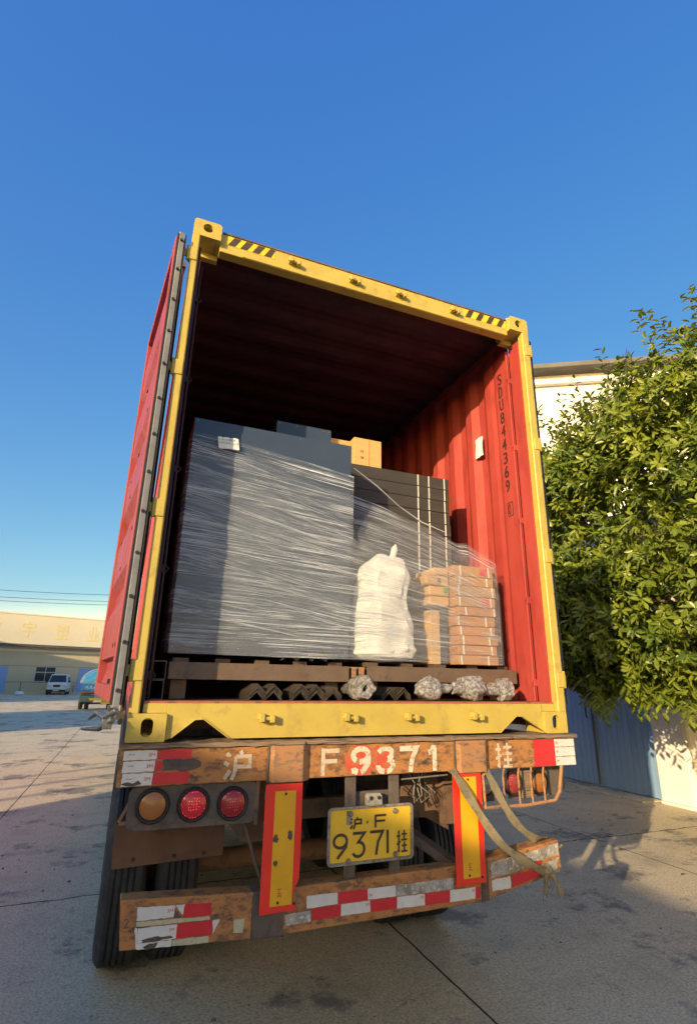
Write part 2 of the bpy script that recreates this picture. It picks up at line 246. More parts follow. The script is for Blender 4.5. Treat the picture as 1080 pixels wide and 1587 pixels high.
# ------------------------------------------------------------------ object helpers
ORG = {}
def tag(o, label=None, cat=None, group=None, kind=None):
    if label: o['label'] = label
    if cat: o['category'] = cat
    if group: o['group'] = group
    if kind: o['kind'] = kind
    return o
def empty(name, loc, label, cat, group=None):
    o = bpy.data.objects.new(name, None); COL.objects.link(o); o.location = loc; o.empty_display_size = .1
    ORG[o] = Vector(loc); return tag(o, label, cat, group)
class MB:
    def __init__(s, dz=0, T=None): s.v = []; s.f = []; s.dz = dz; s.T = T; s.uv = None; s.smooth = False
    def p(s, x, y, z):
        v = Vector((x, y, z))
        if s.T: v = s.T @ v
        s.v.append((v.x, v.y, v.z + s.dz)); return len(s.v)-1
    def box(s, x0, x1, y0, y1, z0, z1):
        i = [s.p(x, y, z) for x in (x0, x1) for y in (y0, y1) for z in (z0, z1)]
        for a in ((0,1,3,2),(4,6,7,5),(0,4,5,1),(2,3,7,6),(0,2,6,4),(1,5,7,3)): s.f.append([i[k] for k in a])
        return s
    def prism(s, pts, axis, a, b):
        """closed outline pts (2D) pushed along axis from a to b"""
        def q(u, v, t): return {'x': (t, u, v), 'y': (u, t, v), 'z': (u, v, t)}[axis]
        A = [s.p(*q(u, v, a)) for u, v in pts]; B = [s.p(*q(u, v, b)) for u, v in pts]; n = len(pts)
        s.f.append(A[::-1]); s.f.append(B)
        for k in range(n): s.f.append([A[k], A[(k+1)%n], B[(k+1)%n], B[k]])
        return s
    def sheet(s, pts, axis, a, b):
        def q(u, v, t): return {'x': (t, u, v), 'y': (u, t, v), 'z': (u, v, t)}[axis]
        A = [s.p(*q(u, v, a)) for u, v in pts]; B = [s.p(*q(u, v, b)) for u, v in pts]
        for k in range(len(pts)-1): s.f.append([A[k], A[k+1], B[k+1], B[k]])
        return s
    def bar(s, p, q, w, h=None, up=(0,0,1)):
        p = Vector(p); q = Vector(q); d = (q-p).normalized(); h = h or w
        up = Vector(up)
        if abs(d.dot(up)) > .98: up = Vector((0,1,0))
        a = d.cross(up).normalized()*w/2; c = a.cross(d).normalized()*h/2
        A = [s.p(*(p+x*a+y*c)) for x, y in ((-1,-1),(1,-1),(1,1),(-1,1))]; B = [s.p(*(q+x*a+y*c)) for x, y in ((-1,-1),(1,-1),(1,1),(-1,1))]
        s.f.append(A[::-1]); s.f.append(B)
        for k in range(4): s.f.append([A[k], A[(k+1)%4], B[(k+1)%4], B[k]])
        return s
    def tube(s, pts, rad, n=10, caps=True):
        pts = [Vector(p) for p in pts]; rr = rad if isinstance(rad, (list, tuple)) else [rad]*len(pts)
        rings = []; prev = None
        for k, p in enumerate(pts):
            d = (pts[min(k+1, len(pts)-1)] - pts[max(k-1, 0)]).normalized()
            a = prev - d*prev.dot(d) if prev else (d.orthogonal())
            a.normalize(); prev = a; c = d.cross(a)
            rings.append([s.p(*(p + rr[k]*(math.cos(t)*a + math.sin(t)*c))) for t in [2*math.pi*i/n for i in range(n)]])
        for A, B in zip(rings, rings[1:]):
            for i in range(n): s.f.append([A[i], A[(i+1)%n], B[(i+1)%n], B[i]])
        if caps: s.f.append(rings[0][::-1]); s.f.append(rings[-1])
        s.smooth = True
        return s
    def lathe(s, prof, c, axis='y', n=28):
        """prof: (radius, offset along axis)"""
        rings = []
        for r, t in prof:
            ring = []
            for i in range(n):
                a = 2*math.pi*i/n; u, v = r*math.cos(a), r*math.sin(a)
                q = {'x': (t, u, v), 'y': (u, t, v), 'z': (u, v, t)}[axis]
                ring.append(s.p(c[0]+q[0], c[1]+q[1], c[2]+q[2]))
            rings.append(ring)
        for A, B in zip(rings, rings[1:]):
            for i in range(n): s.f.append([A[i], A[(i+1)%n], B[(i+1)%n], B[i]])
        s.smooth = True
        return s
    def build(s, name, mat, parent=None, bevel=0, loc=None, seg=2):
        root = parent
        while root is not None and root.parent: root = root.parent
        org = ORG[root] if root is not None else Vector(loc or (0,0,0))
        me = bpy.data.meshes.new(name); me.from_pydata([tuple(Vector(v)-org) for v in s.v], [], s.f)
        bm = bmesh.new(); bm.from_mesh(me); bmesh.ops.recalc_face_normals(bm, faces=bm.faces); bm.to_mesh(me); bm.free()
        if s.uv:
            l = me.uv_layers.new(name='UVMap')
            for lp in me.loops: l.data[lp.index].uv = s.uv[lp.vertex_index]
        me.materials.append(M[mat] if isinstance(mat, str) else mat)
        o = bpy.data.objects.new(name, me); COL.objects.link(o)
        if root is None: o.location = org; ORG[o] = org
        else: o.parent = parent
        if s.smooth:
            for p in me.polygons: p.use_smooth = True
            me.set_sharp_from_angle(angle=R(38))
        if bevel:
            b = o.modifiers.new('bevel', 'BEVEL'); b.width = bevel; b.segments = seg; b.limit_method = 'ANGLE'; b.angle_limit = R(40)
        return o
def box(name, mat, parent, d, bevel=0, dz=ZB): return MB(dz).box(*d).build(name, mat, parent, bevel)
def slab(outer, holes, a, b, axis='y', dz=0):
    """flat slab with holes; outlines in the two other axes"""
    c = bpy.data.curves.new('c', 'CURVE'); c.dimensions = '2D'; c.fill_mode = 'BOTH'; c.extrude = abs(b-a)/2
    for ol in [outer]+holes:
        sp = c.splines.new('POLY'); sp.points.add(len(ol)-1); sp.use_cyclic_u = True
        for i, (x, y) in enumerate(ol): sp.points[i].co = (x, y, 0, 1)
    o = bpy.data.objects.new('c', c); COL.objects.link(o)
    bpy.context.view_layer.update()
    me = bpy.data.meshes.new_from_object(o.evaluated_get(bpy.context.evaluated_depsgraph_get()))
    mid = (a+b)/2; vs = []
    for v in me.vertices:
        x, y, z = v.co
        q = {'y': (x, z+mid, y), 'x': (z+mid, x, y), 'z': (x, y, z+mid)}[axis]; vs.append((q[0], q[1], q[2]+dz))
    fs = [list(p.vertices) for p in me.polygons]
    bpy.data.objects.remove(o); bpy.data.curves.remove(c); bpy.data.meshes.remove(me)
    return vs, fs
def merge(mb, vf):
    n = len(mb.v); mb.v += vf[0]; mb.f += [[i+n for i in f] for f in vf[1]]
def oval(cx, cy, w, h, n=20):
    r = min(w, h)/2; pts = []
    for i in range(n):
        a = 2*math.pi*i/n; x, y = r*math.cos(a), r*math.sin(a)
        if h > w: y += (h/2-r)*(1 if y >= 0 else -1)
        elif w > h: x += (w/2-r)*(1 if x >= 0 else -1)
        pts.append((cx+x, cy+y))
    return pts
_glyph = {}
def text_data(t, depth=.004):
    if (t, depth) in _glyph: return _glyph[(t, depth)]
    c = bpy.data.curves.new('t', 'FONT'); c.body = t; c.extrude = depth; c.resolution_u = 4
    o = bpy.data.objects.new('t', c); COL.objects.link(o); bpy.context.view_layer.update()
    me = bpy.data.meshes.new_from_object(o.evaluated_get(bpy.context.evaluated_depsgraph_get()))
    vs = [tuple(v.co) for v in me.vertices]; fs = [list(p.vertices) for p in me.polygons]
    bpy.data.objects.remove(o); bpy.data.curves.remove(c); bpy.data.meshes.remove(me)
    _glyph[(t, depth)] = (vs, fs); return vs, fs
def text(mb, t, o, ux, uy, wd, ht, prot=.002, bold=1):
    """fit glyphs of t into wd x ht, lower-left corner o, along ux / uy"""
    vs, fs = text_data(t)
    x0 = min(v[0] for v in vs); x1 = max(v[0] for v in vs); y0 = min(v[1] for v in vs); y1 = max(v[1] for v in vs)
    o = Vector(o); ux = Vector(ux); uy = Vector(uy); nz = ux.cross(uy); n = len(mb.v)
    for x, y, z in vs:
        p = o + ux*((x-x0)/(x1-x0)*wd) + uy*((y-y0)/(y1-y0)*ht) + nz*(prot*z/.004)
        mb.p(*p)
    mb.f += [[i+n for i in f] for f in fs]
def stroke(mb, pts, wd, o, ux, uy, sx, sy, prot=.002):
    """one brush stroke (a mitred band) through pts given in 0..1 of the box sx x sy"""
    o = Vector(o); ux = Vector(ux); uy = Vector(uy); nz = ux.cross(uy)
    P = [o + ux*(a*sx) + uy*(b*sy) for a, b in pts]; L = []; Rr = []
    for k, p in enumerate(P):
        d1 = (P[k]-P[k-1]).normalized() if k else (P[1]-P[0]).normalized(); d2 = (P[k+1]-P[k]).normalized() if k < len(P)-1 else d1
        d = (d1+d2).normalized(); nn = nz.cross(d); s = wd/2/max(.45, nn.dot(nz.cross(d1))); L.append(p+nn*s); Rr.append(p-nn*s)
    lo = [[mb.p(*(q - nz*prot)) for q in (a, b)] for a, b in zip(L, Rr)]; hi = [[mb.p(*(q + nz*prot)) for q in (a, b)] for a, b in zip(L, Rr)]
    for k in range(len(P)-1):
        mb.f.append([hi[k][0], hi[k][1], hi[k+1][1], hi[k+1][0]])
        mb.f.append([lo[k][0], lo[k][1], hi[k][1], hi[k][0]] if k == 0 else [lo[k][0], hi[k][0], hi[k+1][0], lo[k+1][0]])
def arc(cx, cy, rx, ry, a0, a1, n=12): return [(cx+rx*math.cos(R(a0+(a1-a0)*i/n)), cy+ry*math.sin(R(a0+(a1-a0)*i/n))) for i in range(n+1)]
X_, Z_, NY = (1,0,0), (0,0,1), (0,-1,0)


DIG = {'9': [arc(.5,.70,.46,.27,0,360,20), [(.96,.70),(.90,.45),(.30,.0)]],
       '3': [[(.08,.98),(.92,.98),(.46,.60)]+arc(.46,.31,.44,.30,80,-150,14)],
       '7': [[(.02,.98),(.95,.98),(.60,.55),(.45,0)]],
       '1': [[(.5,.0),(.5,1)]]}
STEN = {'9': [arc(.5,.70,.36,.24,-100,235,16), [(.86,.66),(.84,.40),(.60,.12),(.50,.08)], [(.36,.09),(.18,.13),(.16,.24)]],
        '3': [[(.14,.78)]+arc(.5,.72,.36,.21,150,30,8)+[(.80,.62),(.62,.53)], [(.62,.50),(.86,.40),(.88,.24),(.72,.10),(.56,.06)], [(.44,.06),(.24,.10),(.12,.24),(.12,.30)]],
        '7': [[(.04,.90),(.90,.90),(.66,.48),(.56,.0)]],
        '1': [[(.18,.72),(.34,.74),(.56,.95)], [(.58,1),(.58,.0)]],
        'F': [[(.14,1),(.14,.0)], [(.22,.90),(.98,.90)], [(.22,.52),(.86,.52)]]}
HU = [[(.06,.92),(.20,.80)], [(.0,.62),(.16,.52)], [(.02,.06),(.22,.34)], [(.56,1),(.64,.88)], [(.40,.80),(.92,.80),(.92,.46),(.42,.46)], [(.40,.80),(.40,.30),(.28,.02)]]
GUA = [[(.0,.74),(.34,.74)], [(.19,1),(.19,.06),(.08,.10)], [(.0,.36),(.36,.50)], [(.48,.82),(.98,.82)], [(.72,1),(.72,.56)], [(.42,.56),(1,.56)], [(.48,.30),(.96,.30)], [(.72,.48),(.72,.04)], [(.42,.04),(1,.04)]]
def strokes(mb, sts, x, z, sx, sz, wd, y=-.022, prot=.0015):
    for k, st in enumerate(sts): stroke(mb, st, wd, (x, y-.00012*k, z), X_, Z_, sx, sz, prot)

# ================================================================== shipping container
W, H, LEN = 2.438, 2.896, 12.19
con = empty('shipping_container', (0, 0, ZB), 'red shipping container with a yellow rear frame, open and loaded, on the trailer', 'shipping container')
def casting(x0, z0, top, left, y0=0, s=1):
    mb = MB(ZB); w, h, d, t = .162, .118, .178, .026
    x1, z1 = x0+w, z0+h; y1 = y0 + d*s
    hx = x0+.083 if left else x0+w-.083
    outer = [(x0+.004,z0),(x1-.004,z0),(x1,z0+.004),(x1,z1-.004),(x1-.004,z1),(x0+.004,z1),(x0,z1-.004),(x0,z0+.004)]
    if top: outer = [(x0,z0),(x1,z0),(x1,z1-.014),(x1-.014,z1),(x0+.014,z1),(x0,z1-.014)]
    hole = oval(hx, z0+.060, .052, .079) if not top else oval(hx, z0+.066, .058, .062)
    merge(mb, slab(outer, [hole], y0, y0+t*s, 'y', ZB))
    xo = x0 if left else x1-t; xi = x1-t if left else x0
    a, b = sorted((y0+t*s, y1))
    rect = [(a,z0),(b,z0),(b,z1-.002),(a,z1-.002)]
    merge(mb, slab(rect, [oval((a+b)/2, z0+.059, .05, .076)], xo, xo+t, 'x', ZB))
    mb.box(xi, xi+t, a, b, z0, z1-.002)
    xa, xb = x0+t+.0005, x1-t-.0005
    zt = z1-.028 if top else z0; zo = z0 if top else z1-.028
    merge(mb, slab([(xa,a),(xb,a),(xb,b-.001),(xa,b-.001)], [oval(hx, (a+b)/2, .05, .09)], zt, zt+.026, 'z', ZB))
    mb.box(xa, xb, a, b-.001, zo, zo+.026)
    return mb.build('corner_casting', 'yellow', con, .003)
for lft in (True, False):
    for tp in (False, True):
        x0 = 0 if lft else W-.162; z0 = H-.118 if tp else 0
        casting(x0, z0, tp, lft); casting(x0, z0, tp, lft, LEN, -1)
# sill with its two notches
NL = [(.162,.0),(.19,.012),(.285,.088),(.33,.092),(.450,.004)]
sill = [(.162,.004)]+[(.19,.012),(.288,.088),(.325,.090),(.448,.006)]+[(1.968,.006),(2.085,.092),(2.125,.090),(2.272,.010)]+[(2.276,.004),(2.276,.160),(.162,.160)]
mb = MB(ZB); mb.prism(sill, 'y', .022, .034); mb.box(.058,.162,.03,.05,.118,.160); mb.box(2.276,2.38,.03,.05,.118,.160)
o = mb.build('sill', 'yellow', con, .002)
for ang in ([(.19,.012),(.288,.088),(.325,.090),(.448,.006)], [(1.968,.006),(2.085,.092),(2.125,.090),(2.272,.010)]):
    m2 = MB(ZB); m2.prism([(u, v) for u, v in ang]+[(u, v+.006) for u, v in ang[::-1]], 'y', .012, .021); m2.build('notch_rib', 'yellow', con, .001)
box('threshold', 'sillred', con, (.058,2.38,.0345,.12,.135,.170), .003)
mb = MB(ZB); mb.box(.07,2.368,.121,LEN-.05,.135,.168); mb.build('floor', 'wood', con)
# header with hazard stripes and cam keepers
mb = MB(ZB); mb.box(.162,2.276,.035,.10,2.735,2.868); mb.box(.056,.1615,.125,.165,2.735,2.777); mb.box(2.2765,2.382,.125,.165,2.735,2.777)
mb.build('header', 'yellow', con, .004)
mb = MB(ZB); mb.box(.30,2.272,.030,.0345,2.738,2.79); mb.build('header_lip', 'yellow', con, .002)
mb = MB(ZB); mb.box(.17,2.27,.03,.14,2.869,2.878); mb.build('roof_edge', 'rust', con)
for x0, x1 in ((.20,.50),(1.90,2.262)):
    m1 = MB(ZB); m1.box(x0, x1, .033, .0348, 2.795, 2.862); m1.build('hazard_backing', 'stripe_yellow', con)
    m2 = MB(ZB)
    for k in range(4):
        a = x0+.008+k*(x1-x0)/4; b = a+.042
        pts = [(a,2.797),(min(b,x1),2.797),(min(b+.034,x1),2.860),(min(a+.034,x1-.002),2.860)]
        m2.prism(pts, 'y', .0310, .0328)
    m2.build('hazard_stripe', 'stripe_black', con)
def keeper(x, z, y):
    m = MB(ZB)
    m.box(x-.042, x-.018, y-.045, y, z-.016, z+.022); m.box(x+.010, x+.032, y-.040, y, z-.020, z+.014)
    m.tube([(x-.05,y-.028,z+.002),(x+.036,y-.028,z-.004)], .010, 8); m.box(x-.018,x+.010,y-.012,y,z-.014,z+.006)
    m.build('cam_keeper', 'yellow', con, .003)
for x in (.622, 1.055, 1.405, 1.812): keeper(x, .095, .022)
for x in (.63, 1.045, 1.385, 1.815): keeper(x, 2.80, .0345)
# rear posts
def post(left):
    m = MB(ZB); s = 1 if left else -1; e = 0 if left else W
    ww = .044 if left else .056
    pts = [(e,.0),(e+s*(ww-.006),.0),(e+s*ww,.006),(e+s*ww,.050),(e+s*.012,.050),(e,.035)]
    m.prism(pts, 'z', .118, H-.118); m.build('corner_post', 'yellow', con, .002)
    m = MB(ZB); a, b = sorted((e+s*.014, e+s*.060)); m.box(a, b, .051, .16, .12, 2.735); m.build('inner_post', 'shade_maroon' if left else 'red', con, .002)  # left post is coloured dark for the shade inside, right one plain red
    for z in (2.63, 1.87, 1.07, .30):
        h = MB(ZB); a, b = sorted((e-s*.010, e+s*.040)); h.box(a, b, -.007, .03, z-.045, z+.045)
        h.tube([(e-s*.012,.004,z-.05),(e-s*.012,.004,z+.05)], .010, 10); h.build('hinge', 'yellow', con, .004)
post(True); post(False)
# corrugated walls, roof and front end
def corr(a0, a1, hi, lo, n0=0):
    pts = []; a = a0; k = 0
    while a < a1:
        for da, v in ((0, lo), (.070, lo), (.138, hi), (.210, hi)): 
            if a+da < a1: pts.append((a+da, v))
        a += .278
    pts.append((a1, pts[-1][1])); return pts
for left in (True, False):
    e = 0 if left else W; s = 1 if left else -1
    m = MB(ZB)
    pr = [(.16, e+s*.066), (.33, e+s*.066), (.36, e+s*.058)] + [(y, e+s*(.030+d)) for y, d in corr(.40, LEN-.18, 0, .036)]
    pts = [(x, y) for y, x in pr]
    m.sheet(pts, 'z', .16, 2.80); m.build('side_wall', 'red', con)
    r = MB(ZB); a, b = sorted((e+s*.006, e+s*.066)); r.box(a, b, .18, LEN-.18, .02, .165); r.build('bottom_rail', 'red', con, .003)
    r = MB(ZB); r.box(a, b, .18, LEN-.18, 2.80, 2.86); r.build('top_rail', 'red', con, .003)
    q = MB(ZB); x = e+s*.078; q.tube([(x,.17,.17),(x,.17,2.70)], .007, 8)
    for z in (.28, .8, 1.35, 1.9, 2.45): q.box(min(x,x-s*.02), max(x,x-s*.02), .160, .182, z-.02, z+.02); q.tube([(x, .17, z-.025),(x+s*.022,.162,z),(x,.17,z+.025)], .005, 6)
    q.build('lashing_bar', 'shade_maroon' if left else 'red', con)  # left bar has the interior shade painted in, right bar plain red
m = MB(ZB); m.sheet([(y, z) for y, z in corr(.10, LEN-.05, 2.872, 2.852)], 'x', .01, W-.01); m.build('roof', 'shade_maroon', con)
m = MB(ZB); m.sheet([(x, LEN-.06-(y-2.85)) for x, y in corr(.03, W-.03, 2.89, 2.85)], 'z', .14, 2.875); m.build('end_wall', 'shade_maroon', con)
m = MB(ZB)
for k in range(30): m.box(.07, 2.37, .3+k*.4, .345+k*.4, .03, .134)
m.build('floor_crossmember', 'rust', con)
# owner number stencilled down the right wall, and a sheet of paper beside it
m = MB(ZB); zt = 2.575
for k, ch in enumerate(' SDU844369'):
    if ch == ' ': continue
    for q in (0,1): text(m, ch, (2.3705-.0003*q, .304-.0045*q, zt-k*.1105+.018), (0,-1,0), Z_, .042, .092, .0012)
m.build('container_number', 'wall_ink', con); m = MB(ZB)
text(m, '0', (2.3705, .291, 1.425), (0,-1,0), Z_, .024, .080, .0012)
for a, b, c, d in ((.242,.300,1.413,1.418),(.242,.300,1.512,1.517),(.242,.247,1.418,1.512),(.295,.300,1.418,1.512)): m.box(2.3695, 2.3712, a, b, c, d)
m.build('check_digit', 'wall_ink', con)
m = MB(ZB); n = 6
for i in range(n):
    for j in range(n):
        pass
g = [[m.p(2.3655-.004*math.sin(i*1.3+j*.7), .535+.098*i/n, 1.995+.165*j/n) for j in range(n+1)] for i in range(n+1)]
for i in range(n):
    for j in range(n): m.f.append([g[i][j], g[i+1][j], g[i+1][j+1], g[i][j+1]])
o = m.build('paper_notice', 'paper', con); sm = o.modifiers.new('s', 'SOLIDIFY'); sm.thickness = .0008
# doors swung back along the sides
def door(left):
    s = -1 if left else 1
    T = Matrix.Translation((-.040 if left else W+.006, -.008 if left else .052, 0)) @ Matrix.Rotation(R(5.6 if left else -.6), 4, 'Z')
    fr = MB(ZB, T); a, b = sorted((0, s*-.0))
    def bx(u0, u1, y0, y1, z0, z1, mb): 
        x0, x1 = sorted((u0*s, u1*s)); mb.box(x0, x1, y0, y1, z0, z1)
    # u = out from the inner (container) side; visible face at u = .05
    z0, z1 = .165, (2.71 if left else 2.735)
    bx(0,.05,0,.055,z0,z1,fr); bx(0,.05,1.09,1.145,z0,z1,fr); bx(0,.05,.0555,1.0895,z1-.07,z1,fr); bx(0,.05,.0555,1.0895,z0,z0+.07,fr)
    d = fr.build('door', 'pink' if left else 'red', con, .004)
    pn = MB(ZB, T); prof = [(z0+.07,.022)]; z = z0+.14
    H5 = (z1-z0-.28)/5
    for k in range(5):
        prof += [(z, .002), (z+.05, .002)] if k == 0 else []
        a = z+k*H5
        prof += [(a+.06, .040), (a+H5-.16, .040), (a+H5-.06, .004), (a+H5, .004)]
    prof.append((z1-.07, .022))
    pts = [(u*s, zz) for zz, u in prof]
    A = [pn.p(x, .055, zz) for x, zz in pts]; B = [pn.p(x, 1.09, zz) for x, zz in pts]
    for k in range(len(A)-1): pn.f.append([A[k], A[k+1], B[k+1], B[k]])
    pn.build('door_panel', 'pink' if left else 'red', d)
    gk = MB(ZB, T)
    pts = [(s*.004,-.004),(s*.036,-.004),(s*.037,-.014),(s*.028,-.018),(s*.004,-.015)]
    gk.prism(pts, 'z', z0-.02, z1+.02)
    g1 = gk.build('gasket', 'gasket', d)
    g2 = MB(ZB, T); bx(.0375,.0425,-.020,-.001,z0-.01,z1+.01,g2); g2.build('gasket_lip', 'black', d)
    g3 = MB(ZB, T); bx(-.006,-.0005,-.024,.012,z0-.01,z1+.01,g3); g3.build('gasket_lip', 'black', d)
    for k in range(13):
        zz = z0+.05+k*.205; bm_ = MB(ZB, T); c = (s*.020, -.018, zz); bm_.lathe([(0,-.008),(.008,-.007),(.009,-.002),(.009,.004)], c, 'y', 10); bm_.build('gasket_bolt', 'bolt', d)
    for (y, zz) in ((.2,.42),(.32,.42),(.2,.25),(.32,.25),(.5,1.52),(.8,1.45),(.7,1.32),(.82,1.05),(.2,1.0),(.62,.86),(.35,1.75),(.6,2.0)):
        if left:
            q = MB(ZB, T); q.lathe([(.0,.012),(.010,.010),(.012,0)], (s*.042, y, zz), 'x', 8); q.build('rivet', 'bolt', d)
    # lock rods on the outer face of the door with their cams below
    for y in (.30, .78):
        if not left: continue
        q = MB(ZB, T); u = -.035*s
        q.tube([(u,y,z0-.06),(u,y,z1+.05)], .015, 10)
        q.box(min(u-.02,u+.02), max(u-.02,u+.02), y-.03, y+.05, z0-.085, z0-.05); q.box(min(u-.02,u+.02), max(u-.02,u+.02), y-.03, y+.05, z1+.04, z1+.075)
        q.tube([(u,y-.05,z0-.10),(u,y+.07,z0-.06)], .012, 8)
        for zz in (.4,1.1,1.9,2.5): q.box(min(u,0), max(u,0), y-.02, y+.02, zz, zz+.06)
        q.build('lock_rod', 'chrome', d)
    for zz in (2.63, 1.87, 1.07, .30):
        q = MB(ZB); x0, x1 = sorted(((-.018 if left else W+.022), (-.044 if left else W+.03))); q.box(x0, x1, .004, .012, zz-.025, zz+.025); q.build('hinge_blade', 'yellow', d, .002)
door(True); door(False)
# the spring latch hanging at the foot of the left door
m = MB(ZB); m.tube([(-.06,-.06,.10),(-.11,-.02,.06),(-.18,.05,.055)], [.016,.012,.006], 8); m.tube([(-.05,-.05,.135),(-.09,.02,.10),(-.13,.10,.12),(-.16,.14,.09)], [.012,.018,.012,.008], 8)
m.box(-.10,-.06,-.06,-.03,.06,.10); m.build('door_latch', 'chrome', con, .003)

# ================================================================== trailer
tr = empty('semi_trailer', (0, 0, 0), 'worn orange flatbed trailer under the container with striped bumper and plate', 'trailer')
beam = box('rear_beam', 'orange', tr, (-.012, 2.455, -.02, .14, -.172, -.024), .006)
m = MB(ZB)
xs = [-.02+i*2.49/60 for i in range(61)]; rnd = random.Random(3)
top = [(x, -.004 + rnd.uniform(-.003,.002)) for x in xs]; bot = [(x, -.022 + rnd.uniform(-.003,.003)) for x in xs]
m.prism(top+bot[::-1], 'y', -.034, .16); m.build('deck_edge', 'deck', tr)
for x0, x1 in ((.635,.83),(1.64,1.85)):
    mm = MB(ZB); z0, z1 = -.178, -.022
    mm.prism([(x0,-.02),(x0+.012,-.055),(x1-.04,-.055),(x1,-.0205)], 'z', z0, z1); mm.build('stake_block', 'orange2', tr, .004)
    mm = MB(ZB); mm.tube([(x0-.004,-.024,z0),(x0-.006,-.026,z0+.05),(x0-.003,-.024,z1)], .006, 6); mm.build('weld_bead', 'scuff', beam)
box('tie_plate', 'deck', tr, (.66,.80,-.045,-.0345,-.02,-.006), .002)
box('tie_plate', 'deck', tr, (1.62,2.0,-.044,-.0345,-.018,-.003), .002)
# reflective tape on the beam
Y1 = -.0205
def patch(name, mat, pts, parent, y=Y1, t=.0018, jag=0):
    if jag:
        rr = random.Random(int(pts[0][0]*1e4)); q = []
        for k in range(len(pts)):
            a, b = pts[k], pts[(k+1)%len(pts)]; n = max(2, int(math.hypot(b[0]-a[0], b[1]-a[1])/.012))
            for i in range(n): q.append((a[0]+(b[0]-a[0])*i/n+rr.uniform(-jag,jag), a[1]+(b[1]-a[1])*i/n+rr.uniform(-jag,jag)))
        pts = q
    mm = MB(ZB); mm.prism(pts, 'y', y-t, y); return mm.build(name, mat, parent)
def mark(parent, x, z, w=.026, h=.014, y=Y1-.002, mat='ink_red', t='3M'):
    mm = MB(ZB); text(mm, t, (x, y, z), X_, Z_, w, h, .0007); mm.build('maker_mark', mat, parent)
for k, (za, zb) in enumerate(((-.030,-.066),(-.072,-.113),(-.119,-.166))):
    xe = .137-.004*k
    p_ = patch('reflective_tape', 'white_tape', [(.003+.003*k,za),(xe,za+.001),(xe,zb),(.002+.002*k,zb-.002)], beam, jag=.0015)
    mark(p_, xe-.034, (za+zb)/2-.006)
    m3 = MB(ZB); text(m3, 'TYPE 983', (.022, Y1-.002, (za+zb)/2), X_, Z_, .026, .005, .0005); m3.build('maker_mark', 'scuff', p_)
    if k != 1: patch('reflective_tape', 'red_tape', [(xe+.001,za+.001),(.281,za+.001),(.281,zb),(xe+.001,zb)], beam, jag=.0012)
    else:
        patch('reflective_tape', 'red_tape', [(xe+.001,za),(.158,za),(.166,za-.018),(.158,zb),(xe+.001,zb)], beam, jag=.002)
        patch('torn_patch', 'scuff', [(.164,za+.003),(.30,za+.004),(.326,za-.012),(.324,za-.03),(.30,zb-.001),(.17,zb)], beam, jag=.0025)
patch('torn_patch', 'scuff', [(.006,-.160),(.03,-.150),(.05,-.158),(.075,-.147),(.09,-.160),(.05,-.169)], beam, Y1-.0019, .001, jag=.002)
for k, (za, zb) in enumerate(((-.030,-.070),(-.074,-.120),(-.124,-.168))):
    p_ = patch('reflective_tape', 'white_tape', [(2.309,za),(2.452,za),(2.452,zb),(2.309,zb)], beam, jag=.0012); mark(p_, 2.315, (za+zb)/2-.005, .014, .012)
    patch('reflective_tape', 'red_tape', [(2.158,za+.002),(2.307,za+.002),(2.307,zb-.001),(2.158,zb-.001)], beam, jag=.001)
# number painted on the beam
patch('sprayed_patch', 'sprayred', oval(1.095, -.100, .165, .138, 28), beam, Y1, .0006, jag=.004)
patch('sprayed_patch', 'sprayred', oval(1.215, -.098, .13, .136, 28), beam, Y1-.0002, .0008, jag=.004)
for sts, x, wx, mat, wd in ((HU,.430,.125,'stencil_faint',.017), (STEN['F'],.886,.10,'stencil_faint',.020), (STEN['9'],1.040,.115,'stencil',.026), (STEN['3'],1.178,.108,'stencil',.025), (STEN['7'],1.308,.112,'stencil',.026), (STEN['1'],1.462,.09,'stencil',.026), (GUA,1.896,.11,'stencil_faint',.015)):
    mm = MB(ZB); strokes(mm, sts, x, -.164, wx, .122, wd, Y1-.0016, .0006); mm.build('painted_character', mat, beam)
# chassis seen under the deck
for x in (.62, 1.72): box('chassis_rail', 'rust', tr, (x-.05, x+.05, .16, 11.6, -.46, -.03))
m = MB(ZB)
for k in range(14): m.box(-.0, 2.43, .6+.8*k, .68+.8*k, -.16, -.04)
m.build('crossmember', 'rust', tr)
for x in (-.01, 2.40): box('side_rail', 'dusty', tr, (x, x+.05, .16, 11.8, -.165, -.024), .003)
box('rear_crossmember', 'rust', tr, (.60, 1.72, .24, .30, -.40, -.31), .004)
box('rear_crossmember', 'dusty', tr, (1.06, 1.34, .03, .05, -.33, -.25), .003)
m = MB(ZB); m.prism([(1.44,-.18),(1.72,-.18),(1.72,-.50),(1.58,-.43),(1.42,-.42)], 'y', .20, .212); m.build('gusset_plate', 'rust', tr, .002)
m = MB(ZB); m.bar((.55,.06,-.34),(.655,.04,-.62), .045, .012); m.build('brace', 'dusty', tr)
m = MB(ZB); m.bar((.56,.08,-.33),(.70,.5,-.52), .05, .01); m.build('brace', 'dusty', tr)
m = MB(ZB); m.bar((1.40,.28,-.44),(1.66,.06,-.62), .10, .04); m.build('brace', 'dusty', tr, .003)
m = MB(ZB); m.bar((1.30,.7,-.30),(1.72,.16,-.22), .06, .03); m.build('brace', 'rust', tr, .003)
box('hanger_rod', 'rust', tr, (.585,.603,-.006,.01,-.35,-.172), .002)
m = MB(ZB); m.tube([(1.33,-.0,-.200),(1.45,-.004,-.195),(1.60,-.0,-.19)], .004, 6); m.build('conduit', 'plate_rim', tr)
rnd = random.Random(5)
